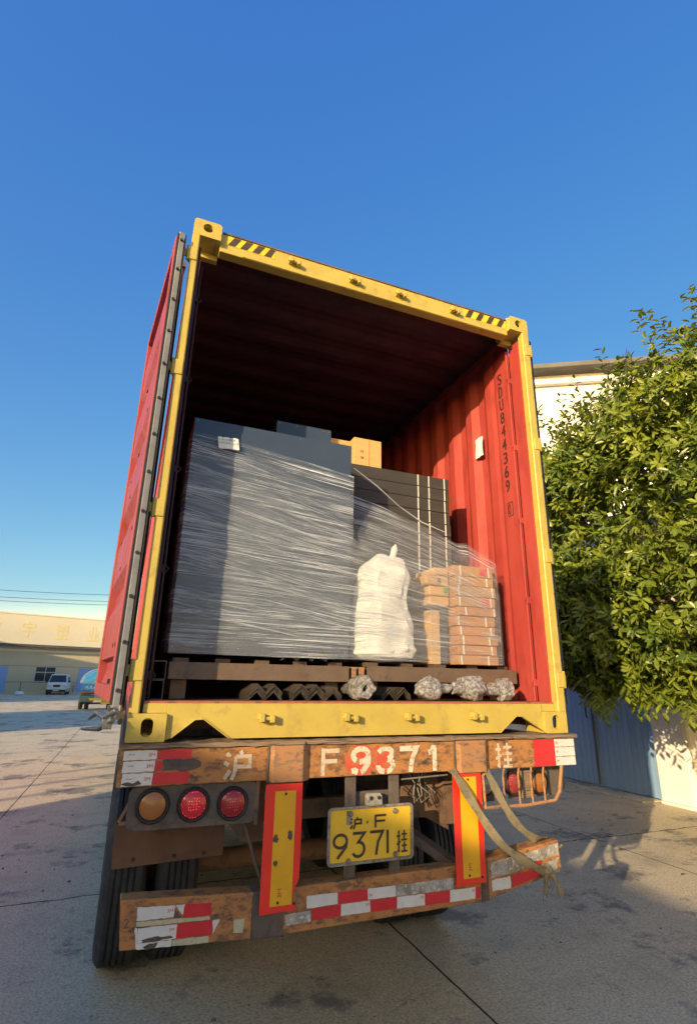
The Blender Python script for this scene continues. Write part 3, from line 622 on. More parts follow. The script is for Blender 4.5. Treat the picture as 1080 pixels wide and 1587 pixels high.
for k in range(6):
    x = 1.42+rnd.uniform(0,.12); y = .10+rnd.uniform(-.03,.03)
    pts = [(x,y,-.19),(x+rnd.uniform(-.03,.04),y,-.24),(x+rnd.uniform(-.05,.05),y-.02,-.29),(x+rnd.uniform(-.03,.07),y,-.33),(x+rnd.uniform(-.04,.05),y+.02,-.26)]
    m = MB(ZB); m.tube(pts, .0035, 6); m.build('wire', 'plate_rim' if k % 3 else 'black', tr)
# left lamp panel
def rrect(x0, x1, z0, z1, r, n=5):
    p = []
    for cx, cz, a in ((x1-r,z1-r,0),(x0+r,z1-r,90),(x0+r,z0+r,180),(x1-r,z0+r,270)):
        for i in range(n+1): p.append((cx+r*math.cos(R(a+90*i/n)), cz+r*math.sin(R(a+90*i/n))))
    return p
m = MB(ZB); m.prism(rrect(.045,.600,-.343,-.173,.035), 'y', -.002, .012); lp = m.build('lamp_panel', 'dusty', tr, .003)
def lamp(x, z, mat, parent, y=-.002, r=.054):
    m = MB(ZB); m.lathe([(r*1.28,.0),(r*1.30,-.012),(r*1.18,-.022),(r*1.06,-.020),(r*1.0,-.008)], (x,y,z), 'y', 32); l = m.build('tail_lamp', 'black', parent)
    m = MB(ZB); m.lathe([(r*1.02,-.006),(r*.98,-.018),(r*.8,-.024),(r*.45,-.028),(.0001,-.030)], (x,y,z), 'y', 32); m.build('lens', mat, l)
lamp(.143,-.248,'lens_amber',lp); lamp(.312,-.252,'lens_red',lp); lamp(.482,-.258,'lens_red2',lp)
m = MB(ZB); m.bar((.02,.03,-.31),(.06,.01,-.22),.014); m.bar((.02,.03,-.315),(.07,.01,-.31),.014); m.build('lamp_stay', 'rust', tr)
# mud flap plates ahead of the tyres
m = MB(ZB); m.prism([(.014,-.345),(.485,-.377),(.485,-.50),(.016,-.515),(.0,-.25)], 'y', .15, .156); fl = m.build('mud_flap', 'flap', tr)
for x in (.10,.27,.40):
    m = MB(ZB); m.lathe([(0,-.006),(.007,-.005),(.009,0)], (x,.15,-.485), 'y', 8); m.build('flap_bolt', 'bolt', fl)
m = MB(ZB); m.prism([(1.95,-.36),(2.43,-.34),(2.43,-.50),(1.95,-.50)], 'y', .75, .756); m.build('mud_flap', 'flap', tr)
# right lamp cluster behind a guard of welded bars
m = MB(ZB); m.prism([(1.86,-.19),(1.90,-.19),(1.935,-.335),(1.86,-.335)], 'y', .10, .104); m.build('lamp_bracket', 'dusty', tr)
m = MB(ZB); m.prism([(2.02,-.185),(2.42,-.185),(2.42,-.30),(2.38,-.335),(2.02,-.335)], 'y', .05, .054); rp = m.build('lamp_panel', 'dusty', tr)
lamp(1.86,-.255,'lens_clear',tr,.045,.045); lamp(2.045,-.258,'lens_red3',rp,.048,.050); lamp(2.225,-.262,'lens_amber',rp,.048,.050)
box('lamp_cover', 'deck', rp, (2.10,2.17,.030,.044,-.335,-.195), .003)
m = MB(ZB)
m.tube([(1.835,-.018,-.172),(1.80,-.03,-.20),(1.803,-.035,-.35),(2.06,-.04,-.353),(2.26,-.04,-.340),(2.30,-.035,-.30),(2.345,-.02,-.172)], .0095, 8)
for x, d in ((1.93,0),(2.03,.0),(2.115,.003),(2.20,-.006)):
    m.tube([(x+.02,-.015,-.173),(x,-.03,-.20),(x-.004,-.038,-.345)], .0055, 6)
m.tube([(1.90,-.02,-.30),(1.93,-.028,-.33)], .005, 6)
m.build('lamp_guard', 'orange2', tr)
# marker boards
def board(x0, x1, z0, z1, xi0, xi1, zi0, zi1, curl):
    y = -.040
    T = None
    pts = [(x0,z1),(x1,z1+.002),(x1+.002,z1-.2),(x1,z0+.12),(x1-curl,z0+.05),(x1-curl*.2,z0+.004),(x0+.002,z0)]
    mm = MB(ZB); mm.prism(pts, 'y', y, y+.004); b = mm.build('marker_board', 'red_board', tr, .0015)
    mm = MB(ZB); mm.prism([(xi0,zi1),(xi1,zi1),(xi1,zi0),(xi0,zi0)], 'y', y-.0016, y-.0002); i_ = mm.build('amber_panel', 'yellow_board', b)
    for x, z in ((xi0+.05,zi1-.012),(xi0+.035,zi0+.012),(xi1+.01, z0+.03)):
        mm = MB(ZB); mm.lathe([(0,-.005),(.005,-.004),(.006,0)], (x,y-.0015,z), 'y', 8); mm.build('rivet', 'bolt', b)
    mm = MB(ZB); text(mm, '3M', (xi0+.05, y-.0018, zi0+.03), (0,0,1), (-1,0,0), .034, .018, .0007); mm.build('maker_mark', 'ink_red', b)
    return b
b1 = board(.622,.797,-.690,-.186,.668,.766,-.662,-.215,.035)
rr = random.Random(2)
for x, z, s_ in ((.680,-.405,.020),(.747,-.395,.020),(.684,-.500,.014)):
    patch('scuff_mark', 'scuff', [(x+s_*math.cos(a)*rr.uniform(.5,1.1)*.7, z+s_*math.sin(a)*rr.uniform(.6,1.2)) for a in [i*math.pi/7 for i in range(14)]], b1, -.0418, .0006)
b2 = board(1.606,1.782,-.686,-.180,1.648,1.748,-.655,-.198,.0)
for x in (.63, 1.63): box('board_backing', 'dusty', tr, (x, x+.13, -.0355, -.0225, -.60, -.18))
# bumper: three runs, the ends bent up a little
def run(pts, y0=-.02, y1=.07):
    mm = MB(ZB); mm.prism(pts, 'y', y0, y1); return mm.build('bumper', 'orange', tr, .006, seg=3)
bl = run([(.062,-.578),(.600,-.606),(.600,-.776),(.081,-.750)])
bm_ = run([(.735,-.607),(1.765,-.600),(1.765,-.772),(.735,-.779)])
br = run([(1.775,-.588),(2.275,-.538),(2.282,-.672),(2.146,-.708),(1.775,-.770)])
m = MB(ZB); m.prism([(.5985,-.6055),(.7365,-.6065),(.7365,-.782),(.5985,-.780)], 'y', -.0225, .073); m.build('bumper_joint', 'dusty', tr, .004)
m = MB(ZB); m.prism([(1.764,-.598),(1.81,-.586),(1.81,-.768),(1.764,-.774)], 'y', -.0225, .073); m.build('bumper_joint', 'dusty', tr, .004)
TL = dict(white_tape=[[(.132,-.609),(.278,-.618),(.275,-.658),(.133,-.655)],[(.279,-.618),(.316,-.619),(.309,-.656)],[(.142,-.681),(.291,-.684),(.290,-.7345),(.146,-.731)],[(.433,-.688),(.463,-.689),(.439,-.737)],[(.129,-.677),(.1405,-.681),(.1445,-.733),(.275,-.736),(.276,-.758),(.142,-.751)]],
 red_tape=[[(.318,-.617),(.424,-.625),(.424,-.6695),(.310,-.664)],[(.2925,-.684),(.432,-.687),(.4355,-.7375),(.2915,-.733)]],
 cream_tape=[[(.133,-.6585),(.421,-.672),(.422,-.684),(.132,-.675)],[(.277,-.737),(.422,-.741),(.424,-.764),(.280,-.757)],[(.524,-.698),(.568,-.697),(.562,-.747),(.523,-.745)]])
for mt, L_ in TL.items():
    for pts in L_: patch('reflective_tape', mt, pts, bl, jag=.0014)
mark(bl, .248, -.640, .022, .012); mark(bl, .262, -.705, .020, .010)
patch('torn_patch', 'scuff', [(.160,-.722),(.21,-.716),(.27,-.722),(.283,-.729),(.24,-.731),(.20,-.734),(.165,-.732)], bl, Y1-.0019, .0006, jag=.002)
patch('torn_patch', 'scuff', [(.168,-.745),(.19,-.737),(.222,-.738),(.214,-.755),(.18,-.757)], bl, Y1-.0019, .0006, jag=.002)
patch('torn_patch', 'scuff', [(.275,-.625),(.284,-.640),(.306,-.662),(.275,-.662)], bl, Y1-.0019, .0006, jag=.001)
mm = MB(ZB); text(mm, '2', (.085, Y1-.001, -.675), X_, Z_, .022, .032, .0006); mm.build('scrawled_digit', 'scuff', bl)
TM = dict(white_tape=[[(.841,-.646),(.988,-.648),(.989,-.692),(.843,-.694)],[(1.138,-.649),(1.283,-.650),(1.283,-.694),(1.138,-.692)],[(1.006,-.696),(1.150,-.697),(1.151,-.741),(1.006,-.740)],[(1.290,-.699),(1.438,-.700),(1.437,-.747),(1.289,-.744)],[(1.580,-.7005),(1.726,-.703),(1.723,-.751),(1.578,-.750)]],
 cream_tape=[], silver_tape=[[(1.2855,-.650),(1.4365,-.6505),(1.4365,-.696),(1.2855,-.694)],[(1.4385,-.651),(1.600,-.650),(1.598,-.698),(1.4385,-.697)],[(.745,-.705),(.862,-.702),(.864,-.744),(.747,-.746)]],
 red_tape=[[(.990,-.648),(1.136,-.649),(1.136,-.692),(.991,-.693)],[(1.1525,-.697),(1.288,-.698),(1.287,-.744),(1.1525,-.743)],[(1.440,-.700),(1.578,-.7005),(1.576,-.749),(1.439,-.748)],[(.866,-.697),(1.004,-.696),(1.004,-.740),(.867,-.742)],[(1.728,-.702),(1.760,-.702),(1.752,-.750),(1.7255,-.751)]])
for mt, L_ in TM.items():
    for pts in L_: patch('reflective_tape', mt, pts, bm_, jag=.001)
for x, z in ((1.145,-.680),(1.128,-.714),(1.415,-.718),(1.706,-.720)): mark(bm_, x, z, .016, .010)
for mt, pts in (('silver_tape',[(1.824,-.606),(2.03,-.582),(2.03,-.655),(1.825,-.672)]),('white_tape',[(1.827,-.682),(1.944,-.677),(1.940,-.728),(1.827,-.731)]),('red_tape',[(1.948,-.670),(2.123,-.662),(2.127,-.695),(1.947,-.728)]),('silver_tape',[(2.045,-.582),(2.268,-.550),(2.268,-.607),(2.050,-.632)]),('red_tape',[(2.06,-.635),(2.14,-.620),(2.14,-.66),(2.06,-.655)]),('silver_tape',[(2.150,-.646),(2.265,-.617),(2.238,-.690),(2.136,-.680)])):
    patch('reflective_tape', mt, pts, br, jag=.0025)
# number plate on two flat bars
for x in (1.055, 1.290): box('plate_bar', 'dusty', tr, (x-.028, x+.028, .004, .012, -.61, -.172), .001)
m = MB(ZB); m.prism(rrect(.940,1.386,-.547,-.309,.02), 'y', -.002, .003); pl = m.build('number_plate', 'plate', tr)
m = MB(ZB); merge(m, slab(rrect(.937,1.389,-.550,-.306,.022), [rrect(.950,1.376,-.538,-.318,.014)], -.010, -.0025, 'y', ZB)); m.build('plate_frame', 'plate_rim', pl, .002)
m = MB(ZB)
yy = -.0035
for k, ch in enumerate('937'): strokes(m, DIG[ch], .968+k*.094, -.520, .072, .100, .0125, yy, .0008)
strokes(m, DIG['1'], 1.235, -.518, .03, .100, .0125, yy, .0008)
strokes(m, HU, 1.052, -.404, .062, .050, .0085, yy, .0008)
strokes(m, [[(.0,.5),(.45,.5)]], 1.139, -.384, .012, .012, .011, yy, .0008)
strokes(m, [[(.08,0),(.08,1)],[(.08,.94),(1,.94)],[(.08,.50),(.92,.50)]], 1.180, -.404, .062, .054, .010, yy, .0008)
strokes(m, GUA, 1.300, -.520, .056, .094, .0085, yy, .0008)
m.build('plate_lettering', 'ink', pl)
for x, z in ((1.055,-.338),(1.290,-.338),(1.046,-.535),(1.292,-.525)):
    m = MB(ZB); m.lathe([(0,-.012),(.009,-.011),(.013,-.004),(.013,0)], (x,-.003,z), 'y', 8); m.build('plate_bolt', 'plate_rim', pl)
for x in (1.02,): box('plate_scratch', 'plate_rim', pl, (1.034,1.058,-.0036,-.0022,-.385,-.325))
m = MB(ZB); m.prism([(1.130,-.306),(1.128,-.262),(1.140,-.250),(1.202,-.250),(1.210,-.262),(1.214,-.306)], 'y', -.03, .003); ll = m.build('plate_lamp', 'plate_white', tr, .005)
m = MB(ZB); m.lathe([(0,-.006),(.008,-.004),(.009,0)], (1.150,-.031,-.270), 'y', 8); m.lathe([(0,-.006),(.008,-.004),(.009,0)], (1.192,-.031,-.270), 'y', 8); m.build('lamp_screw', 'bolt', ll)
# wheels
def wheel(x0, x1, yc, rad=.505, dual=True):
    left = x0 < 1; root = MB(); tw = (x1-x0)
    prof = [(.30,0),(.40,-.004),(.46,.004),(rad-.02,.018),(rad,.035)]
    g = []
    nG = 5; w_ = tw-.07
    for k in range(nG):
        a = .035 + w_*k/nG; b = a+w_/nG
        g += [(rad,a+.002),(rad,b-.012),(rad-.014,b-.010),(rad-.014,b-.001)] if k < nG-1 else [(rad,a+.002),(rad,tw-.035)]
    prof += g + [(rad-.02,tw-.018),(.46,tw-.004),(.40,tw+.004),(.30,tw)]
    root.lathe(prof, (x0, yc, rad-.004), 'x', 56)
    wh = root.build('wheel', 'tyre', tr)
    rm = MB(); rm.lathe([(.0,.10),(.13,.10),(.14,.06),(.22,.05),(.28,.02),(.305,.0)] if left else [(.0,tw-.10),(.13,tw-.10),(.14,tw-.06),(.22,tw-.05),(.28,tw-.02),(.305,tw)], (x0,yc,rad-.004), 'x', 32); rm.build('rim', 'rust', wh)
for yc in (1.71, 3.02, 4.33):
    for a, b in ((-.005,.245),(.30,.55),(1.90,2.15),(2.20,2.45)): wheel(a, b, yc)
    m = MB(); m.tube([(.2,yc,.5),(2.25,yc,.5)], .07, 12); m.build('axle', 'rust', tr)
m = MB(ZB)
for x in (-.012,): m.prism([(.95,-.30),(5.1,-.30),(5.1,-.172),(.95,-.172)], 'x', x, x+.006)
m.build('side_guard', 'dusty', tr)
for x in (.35, 2.1):
    m = MB(); m.tube([(x,9.6,.06),(x,9.6,1.2)], .06, 10); m.box(x-.15,x+.15,9.45,9.75,0,.05); m.build('landing_leg', 'rust', tr)
# webbing strap tied round the bumper's right end
def ribbon(mb, pts, wd, side):
    P = [Vector(p) for p in pts]; out = []
    for k in range(len(P)-1):
        for i in range(6):
            t = i/6; p0 = P[max(k-1,0)]; p1 = P[k]; p2 = P[k+1]; p3 = P[min(k+2,len(P)-1)]
            out.append(.5*((2*p1)+(-p0+p2)*t+(2*p0-5*p1+4*p2-p3)*t*t+(-p0+3*p1-3*p2+p3)*t**3))
    out.append(P[-1]); th = .0022
    rg = []
    for k, p in enumerate(out):
        d = (out[min(k+1,len(out)-1)]-out[max(k-1,0)]).normalized(); s_ = (Vector(side)+.35*Vector((0,1,0))*math.sin(k*.35)); a = (s_-d*s_.dot(d)).normalized(); n = d.cross(a); w_ = wd*(1+.12*math.sin(k*.8))
        rg.append([mb.p(*(p+x*a*w_/2+y*n*th)) for x, y in ((-1,-1),(1,-1),(1,1),(-1,1))])
    mb.f.append(rg[0][::-1]); mb.f.append(rg[-1])
    for A, B in zip(rg, rg[1:]):
        for i in range(4): mb.f.append([A[i], A[(i+1)%4], B[(i+1)%4], B[i]])
m = MB(ZB)
ribbon(m, [(1.625,.02,-.16),(1.615,-.062,-.185),(1.70,-.075,-.315),(1.82,-.085,-.475),(1.95,-.075,-.575),(2.07,-.06,-.635),(2.155,-.045,-.672)], .040, (1,0,.35))
ribbon(m, [(1.83,.02,-.14),(1.82,-.05,-.185),(1.885,-.06,-.31),(1.975,-.05,-.425),(2.09,-.03,-.507),(2.18,.0,-.530),(2.24,.04,-.535)], .038, (1,0,.3))
ribbon(m, [(2.17,-.05,-.67),(2.205,-.055,-.71),(2.235,-.055,-.79)], .026, (1,0,.2))
ribbon(m, [(2.15,-.05,-.675),(2.14,-.055,-.72),(2.125,-.05,-.77)], .016, (1,0,.2))
for k in range(4): m.tube([(2.148+.006*k,-.028-.012*(k%2),-.64),(2.155+.004*k,-.058,-.668),(2.162+.006*k,-.03,-.70)], [.009,.014,.009], 8)
rr = random.Random(9)
for k in range(12):
    x = 2.13+rr.uniform(0,.06); m.tube([(x,-.05,-.69),(x+rr.uniform(-.02,.02),-.05,-.73),(x+rr.uniform(-.03,.03),-.05+rr.uniform(-.02,.02),-.74-rr.uniform(0,.06))], .0014, 4)
m.tube([(2.285,-.03,-.56),(2.30,.02,-.60),(2.288,.0,-.66),(2.24,-.03,-.68),(2.18,-.045,-.675)], [.006,.008,.008,.009,.012], 8)
o = m.build('webbing_strap', 'strap', None, loc=(1.9,-.05,ZB-.8)); tag(o, 'frayed khaki webbing strap looped from the rear beam and knotted on the bumper end', 'strap')


# ================================================================== load inside the container
def loose(mb, name, mat, label, cat, loc, group=None, bevel=0, seg=2):
    return tag(mb.build(name, mat, None, bevel, loc=loc, seg=seg), label, cat, group)
# steel pallet frames of square tube
def tube_frame(x0, x1, y0, y1, z1, label, ends):
    root = empty('pallet_frame', ((x0+x1)/2, y0, ZB+.17), label, 'pallet frame', 'steel pallet frames under the load')
    h, t = .085, .004
    def hollow(a0, a1, b0, b1, c0, c1, ax):
        m = MB(ZB)
        if ax == 'x':
            m.box(a0,a1,b0,b0+t,c0,c1); m.box(a0,a1,b1-t,b1,c0,c1); m.box(a0,a1,b0+t,b1-t,c0,c0+t); m.box(a0,a1,b0+t,b1-t,c1-t,c1)
        elif ax == 'y':
            m.box(a0,a0+t,b0,b1,c0,c1); m.box(a1-t,a1,b0,b1,c0,c1); m.box(a0+t,a1-t,b0,b1,c0,c0+t); m.box(a0+t,a1-t,b0,b1,c1-t,c1)
        else:
            m.box(a0,a0+t,b0,b1,c0,c1); m.box(a1-t,a1,b0,b1,c0,c1); m.box(a0+t,a1-t,b0,b0+t,c0,c1); m.box(a0+t,a1-t,b1-t,b1,c0,c1)
        return m
    hollow(x0,x1,y0,y0+.06,z1-h,z1,'x').build('front_rail','pallet',root,.0015)
    hollow(x0,x1,y1-.06,y1,z1-h,z1,'x').build('rear_rail','pallet',root,.0015)
    for k in range(3):
        x = x0+.10+k*(x1-x0-.26)/2; hollow(x,x+.06,y0+.061,y1-.061,z1-h+.002,z1-.002,'y').build('cross_rail','pallet',root)
    for x in (x0+.02, x1-.12):
        for y in (y0+.07, y1-.13): MB(ZB).box(x,x+.08,y,y+.06,.1685,z1-h-.001).build('foot','pallet',root,.002)
    for k in range(5): 
        x = x0+.02+k*(x1-x0-.12)/4; MB(ZB).box(x,x+.08,y0+.065,y1-.065,z1-.001,z1+.022).build('deck_slat','pallet',root)
    return root, hollow
tube_frame(.165, 1.150, .285, 1.25, .350, 'brown steel tube pallet frame carrying the dark wrapped cabinet', 0)
rt, hollow = tube_frame(1.262, 2.325, .285, 1.25, .356, 'brown steel tube pallet frame carrying the white sack and brown cartons', 0)
for x in (1.172, 1.222): MB(ZB).box(x,x+.03,.30,.36,.27,.348).build('stub_tube','orange2',rt,.002)
h = hollow(.085,.150,.24,1.2,.262,.352,'y'); loose(h,'steel_tube','pallet','open end of a dark square steel tube by the left container wall, upper one','steel tube',(.12,.24,ZB+.17),'steel tubes on the left')
h = hollow(.075,.145,.20,1.2,.1685,.2605,'y'); loose(h,'steel_tube','pallet','open end of a dark square steel tube on the container floor, lower one','steel tube',(.11,.2,ZB+.17),'steel tubes on the left')
# nested angle steel
def angles(x, n, peaks, z0, y0, label):
    root = empty('angle_steel_bundle', (x, y0, ZB+z0), label, 'angle steel', 'bundles of nested angle steel')
    rr = random.Random(int(x*100))
    for p in range(peaks):
        for k in range(n):
            m = MB(ZB); a = .048; t = .0045; cx = x+p*.088+rr.uniform(-.003,.003); z = z0+k*.0088
            m.prism([(cx-a,z),(cx,z+a*.95),(cx+a,z),(cx+a-t*1.5,z),(cx,z+a*.95-t*1.5),(cx-a+t*1.5,z)], 'y', y0+rr.uniform(0,.02), 1.2)
            m.build('angle_bar', 'angle', root)
angles(.60, 5, 2, .1695, .16, 'bundle of nested steel angle bars on the floor, nearest the left wall')
angles(.83, 5, 2, .1695, .15, 'bundle of nested steel angle bars on the floor under the middle of the cabinet')
angles(1.005, 4, 1, .1695, .13, 'short bundle of steel angle bars beside the bubble wrapped roller')
angles(1.37, 4, 2, .1695, .20, 'bundle of steel angle bars between the wrapped rollers on the floor')
angles(.80, 4, 3, .352+.022, .29, 'bundle of steel angle bars lying on top of the pallet tube below the cabinet')
# bubble wrapped rollers
def roller(c, axis, prof, label, seed):
    m = MB(ZB, None); m.lathe(prof, c, axis, 36)
    rr = Vector((seed, seed*2, 1)); nv = []
    for v in m.v:
        p = Vector(v); q = p-Vector((c[0],c[1],c[2]+ZB)); nz = noise.noise(p*24+rr)*.016+noise.noise(p*60+rr)*.008
        nv.append(tuple(p+q.normalized()*nz))
    m.v = nv
    fr = min(v[2] for v in m.v); m.v = [(a,b,z-fr+ZB+.169) for a,b,z in m.v]
    return loose(m, 'wrapped_roller', 'bubble', label, 'wrapped part', (c[0],c[1],ZB+.17), 'bubble wrapped rollers on the floor')
roller((1.175,.12,.235),'y',[(.018,.06),(.020,0),(.03,-.01),(.058,-.012),(.068,.02),(.066,.10),(.04,.14),(.04,.3),(.001,.31)],'bubble wrapped roller standing end on with a dark hole in the middle',1.3)
roller((1.61,.16,.235),'x',[(.001,-.10),(.03,-.095),(.055,-.05),(.062,-.01),(.058,.03),(.03,.045),(.028,.12),(.001,.125)],'small bubble wrapped roller, leftmost of the three lying at the right',2.2)
roller((1.87,.15,.240),'x',[(.001,-.12),(.035,-.118),(.036,-.06),(.060,-.055),(.073,.0),(.068,.06),(.050,.075),(.001,.08)],'large crumpled bubble wrapped roller in the middle of the three at the right',3.7)
roller((2.07,.15,.230),'x',[(.001,-.115),(.034,-.11),(.034,.0),(.064,.01),(.066,.07),(.05,.085),(.001,.09)],'bubble wrapped roller lying rightmost beside the orange and brown offcuts',5.1)
loose(MB(ZB).box(2.10,2.15,.24,.28,.1695,.275),'offcut_block','carton','small orange cardboard offcut standing at the right end of the rollers','offcut',(2.12,.26,ZB+.17),None,.004)
# cabinets
def cabinet(x0,x1,y0,y1,z0,z1,label):
    root = empty('metal_cabinet', ((x0+x1)/2, y0, ZB+z0), label, 'cabinet', 'dark slate metal cabinets')
    MB(ZB).box(x0,x1,y0,y1,z0,z1).build('body','cabinet',root,.004)
    for x in (x0+.02, x0+(x1-x0)*.36, (x0+x1)/2+.15, x1-.02):
        for z in (z0+.035, z1-.018):
            m = MB(ZB); m.lathe([(0,-.002),(.004,-.0018),(.005,.001)], (x, y0, z), 'y', 8); m.build('screw','chrome',root)
    return root
cb = cabinet(.150,1.150,.300,.62,.390,1.742,'large dark slate metal cabinet wrapped in streaky film at the left of the load')
cabinet(.735,1.146,.70,1.15,.390,2.035,'tall dark slate metal cabinet standing behind, its top above the wrapped one')
m = MB(ZB); g = [[m.p(.288+.120*i/8+.012*j/5, .2640-.004*math.sin(i*1.1)*math.sin(j*.9)-.003*(j==0), 1.625-.070*j/5+.008*i/8+.003*math.sin(i*2.2)*(j==0)) for j in range(6)] for i in range(9)]
for i in range(8):
    for j in range(5): m.f.append([g[i][j], g[i][j+1], g[i+1][j+1], g[i+1][j]])
pn = m.build('paper_note','paper',None,loc=(.35,.287,ZB+1.58)); tag(pn,'white paper note with two lines of black handwriting stuck on the wrapped cabinet','note')
sm = pn.modifiers.new('s','SOLIDIFY'); sm.thickness=.0006
rr = random.Random(4)
for row, (zz, n) in enumerate(((1.613,7),(1.594,8))):
    m = MB(ZB)
    for k in range(n):
        x = .295+k*.0145+row*.002; 
        for _ in range(4):
            a = (rr.random(), rr.random()); b = (rr.random(), rr.random())
            stroke(m, [a, ((a[0]+b[0])/2+rr.uniform(-.2,.2), (a[1]+b[1])/2), b], .0016, (x, .2588, zz-.010+k*.0009), X_, Z_, .011, .012, .0004)
    m.build('handwriting_line','ink',pn)
# black flat pack boxes
rr = random.Random(8); zz = .382
lab = ['lowest','second lowest','third lowest','fourth lowest','fifth lowest','sixth lowest','seventh lowest','middle one','seventh from the top','sixth from the top','fifth from the top','fourth from the top','third from the top','second from the top','topmost']
for k in range(15):
    dx = rr.uniform(-.006,.006); root = empty('flat_box', (1.63, .62, ZB+zz), 'long black flat carton in the stack behind the white sack, '+lab[k], 'carton', 'black flat cartons stacked behind the sack')
    MB(ZB).box(1.172+dx,2.090+dx,.62+rr.uniform(-.004,.004),1.20,zz,zz+.0905).build('carton','flatpack',root,.003)
    for x in (1.808,1.900,2.035):
        m = MB(ZB); m.box(x-.005+dx*.5+k*.0006,x+.005+dx*.5+k*.0006,.612,.6145,zz+.002,zz+.086); m.build('strap','strap_w',root)
    zz += .0925
TOPZ = zz
# cartons above
def carton(x0,x1,y0,y1,z0,z1,mat,label,seam=True):
    root = empty('cardboard_box', ((x0+x1)/2,y0,ZB+z0), label, 'cardboard box')
    MB(ZB).box(x0,x1,y0,y1,z0,z1).build('carton',mat,root,.003)
    if seam: xm = x0+(x1-x0)*.55; MB(ZB).box(xm-.003,xm+.003,y0-.0015,y1,z0+.002,z1+.0015).build('flap_seam','carton2',root)
    return root
c1 = carton(1.300,1.520,.63,.95,TOPZ,TOPZ+.215,'carton3','small brown cardboard box sitting upright on top of the black flat cartons')
m = MB(ZB)
for k, t in enumerate(('15', '78')): text(m, t, (1.352, .6285, TOPZ+.10-.05*k), X_, Z_, .022, .018, .0006)
m.build('printing','wall_ink',c1)
carton(1.235,1.44,.97,1.2,TOPZ,TOPZ+.345,'carton3','cardboard box half hidden behind the cabinet top and the small upright box',False)
# stack of brown cartons at the right
names = ['lowest','second from the bottom','third from the bottom','fourth from the bottom','fifth from the bottom','sixth from the bottom','fourth from the top','third from the top','second from the top','topmost']
zz = .3805; rr = random.Random(12)
for k in range(10):
    hgt = (.062,.062,.060,.060,.066,.058,.066,.072,.064,.074)[k]; wide = k >= 6
    x0 = 1.905+rr.uniform(-.012,.008); x1 = 2.205+rr.uniform(-.01,.006); y0 = .300+rr.uniform(-.008,.010)
    col = 'reddish brown' if k < 6 else 'yellowish brown'
    root = empty('strapped_box', ((x0+x1)/2,y0,ZB+zz), 'flat %s carton with white straps in the right stack, %s' % (col, names[k]), 'cardboard box', 'strapped brown cartons at the right')
    MB(ZB).box(x0,x1,y0,.62,zz,zz+hgt-.003).build('carton','carton2' if k < 6 else 'carton',root,.005)
    for x in (x0+.035+rr.uniform(-.02,.02), x1-.045+rr.uniform(-.035,.03)):
        m = MB(ZB); m.prism([(x-.0055,zz+.001),(x+.0055,zz+.001),(x+.0035,zz+hgt-.004),(x-.0075,zz+hgt-.004)],'y',y0-.005,y0-.0015); m.build('strap','strap_w',root)
    if k in (6,9): MB(ZB).box(x1-.105,x1-.045,y0-.0028,y0-.0005,zz+.015,zz+hgt-.015).build('label','pinklabel',root)
    zz += hgt
zz0 = .3805+.062*2+.060*2+.066+.058
# side cartons to the left of that stack
for k, (h_, lb) in enumerate(((.066,'lower'),(.068,'second'),(.070,'third with a green mark'),(.055,'rounded top'))):
    x0 = 1.735+(.0,.0,-.022,.04)[k]
    root = empty('cardboard_box', (1.8,.37,ZB+zz0), 'bulging pale yellow carton left of the strapped stack, the %s one' % lb, 'cardboard box', 'pale yellow cartons beside the strapped stack')
    MB(ZB).box(x0,1.888,.36,.62,zz0,zz0+h_-.003).build('carton','carton3',root,.012)
    if k == 1: MB(ZB).box(1.845,1.875,.3575,.3595,zz0+.02,zz0+.056).build('label','greenlabel',root)
    if k == 2: MB(ZB).box(1.80,1.825,.3575,.3595,zz0+.012,zz0+.05).build('label','rust',root)
    zz0 += h_
carton(1.745,1.815,.375,.62,.3805,.72,'carton3','narrow upright pale carton under the bulging yellow ones',False)
tag(MB(ZB).box(1.822,1.885,.39,.60,.3805,.735).build('grey_post','flatpack',None,.006,loc=(1.85,.39,ZB+.38)),'dark grey upright piece squeezed between the yellow and reddish cartons','packing post')
tag(MB(ZB).box(2.212,2.222,.305,.60,.3805,.99).build('edge_board','flatpack',None,.002,loc=(2.215,.3,ZB+.38)),'thin dark plum board standing against the right side of the carton stack','board')
# white woven sack
m = MB(ZB); nA, nH = 48, 44; zb, zt = .380, 1.035; rings = []
for j in range(nH+1):
    t = j/nH; z = zb+(zt-zb)*t
    rx = .185*(1-.10*t)*(min(1,(t/.05))**.5 if t < .05 else 1); ry = .105*(min(1,t/.06)**.5 if t < .06 else 1)*(1-.25*t)
    if t > .80: k = ((t-.80)/.20); rx *= math.sqrt(max(.02,1-.80*k**2.2)); ry *= math.sqrt(max(.02,1-.9*k**2))
    rx *= 1+.06*math.sin(t*5+.6); cx = 1.385+.045*t+.012*math.sin(t*7); ring = []
    for i in range(nA):
        a = 2*math.pi*i/nA; c, s_ = math.cos(a), math.sin(a); e = .62
        x = math.copysign(abs(c)**e, c)*rx; y = math.copysign(abs(s_)**e, s_)*ry
        p = Vector((x*9, y*9, z*5)); d = noise.noise(p+Vector((3,1,4)))*.026 + (.5-abs(noise.noise(Vector((x*19+z*3,y*19,z*3.2)))))*.030 + noise.noise(Vector((x*34,y*34,z*20)))*.007
        f = .014*math.sin(z*95+x*14+noise.noise(Vector((x*10,z*10,0)))*3)*max(0,1-abs(t-.04)/.14) + .010*math.sin(x*52+z*11)*max(0,(t-.72)/.28)
        q = Vector((x,y,0)); L = q.length or 1; q = q*(1+(d+f)/L); ring.append(m.p(cx+q.x, .385+q.y-.02*t, z+noise.noise(Vector((x*8,y*8,2)))*.03*(t > .9)))
    rings.append(ring)
for A, B in zip(rings, rings[1:]):
    for i in range(nA): m.f.append([A[i],A[(i+1)%nA],B[(i+1)%nA],B[i]])
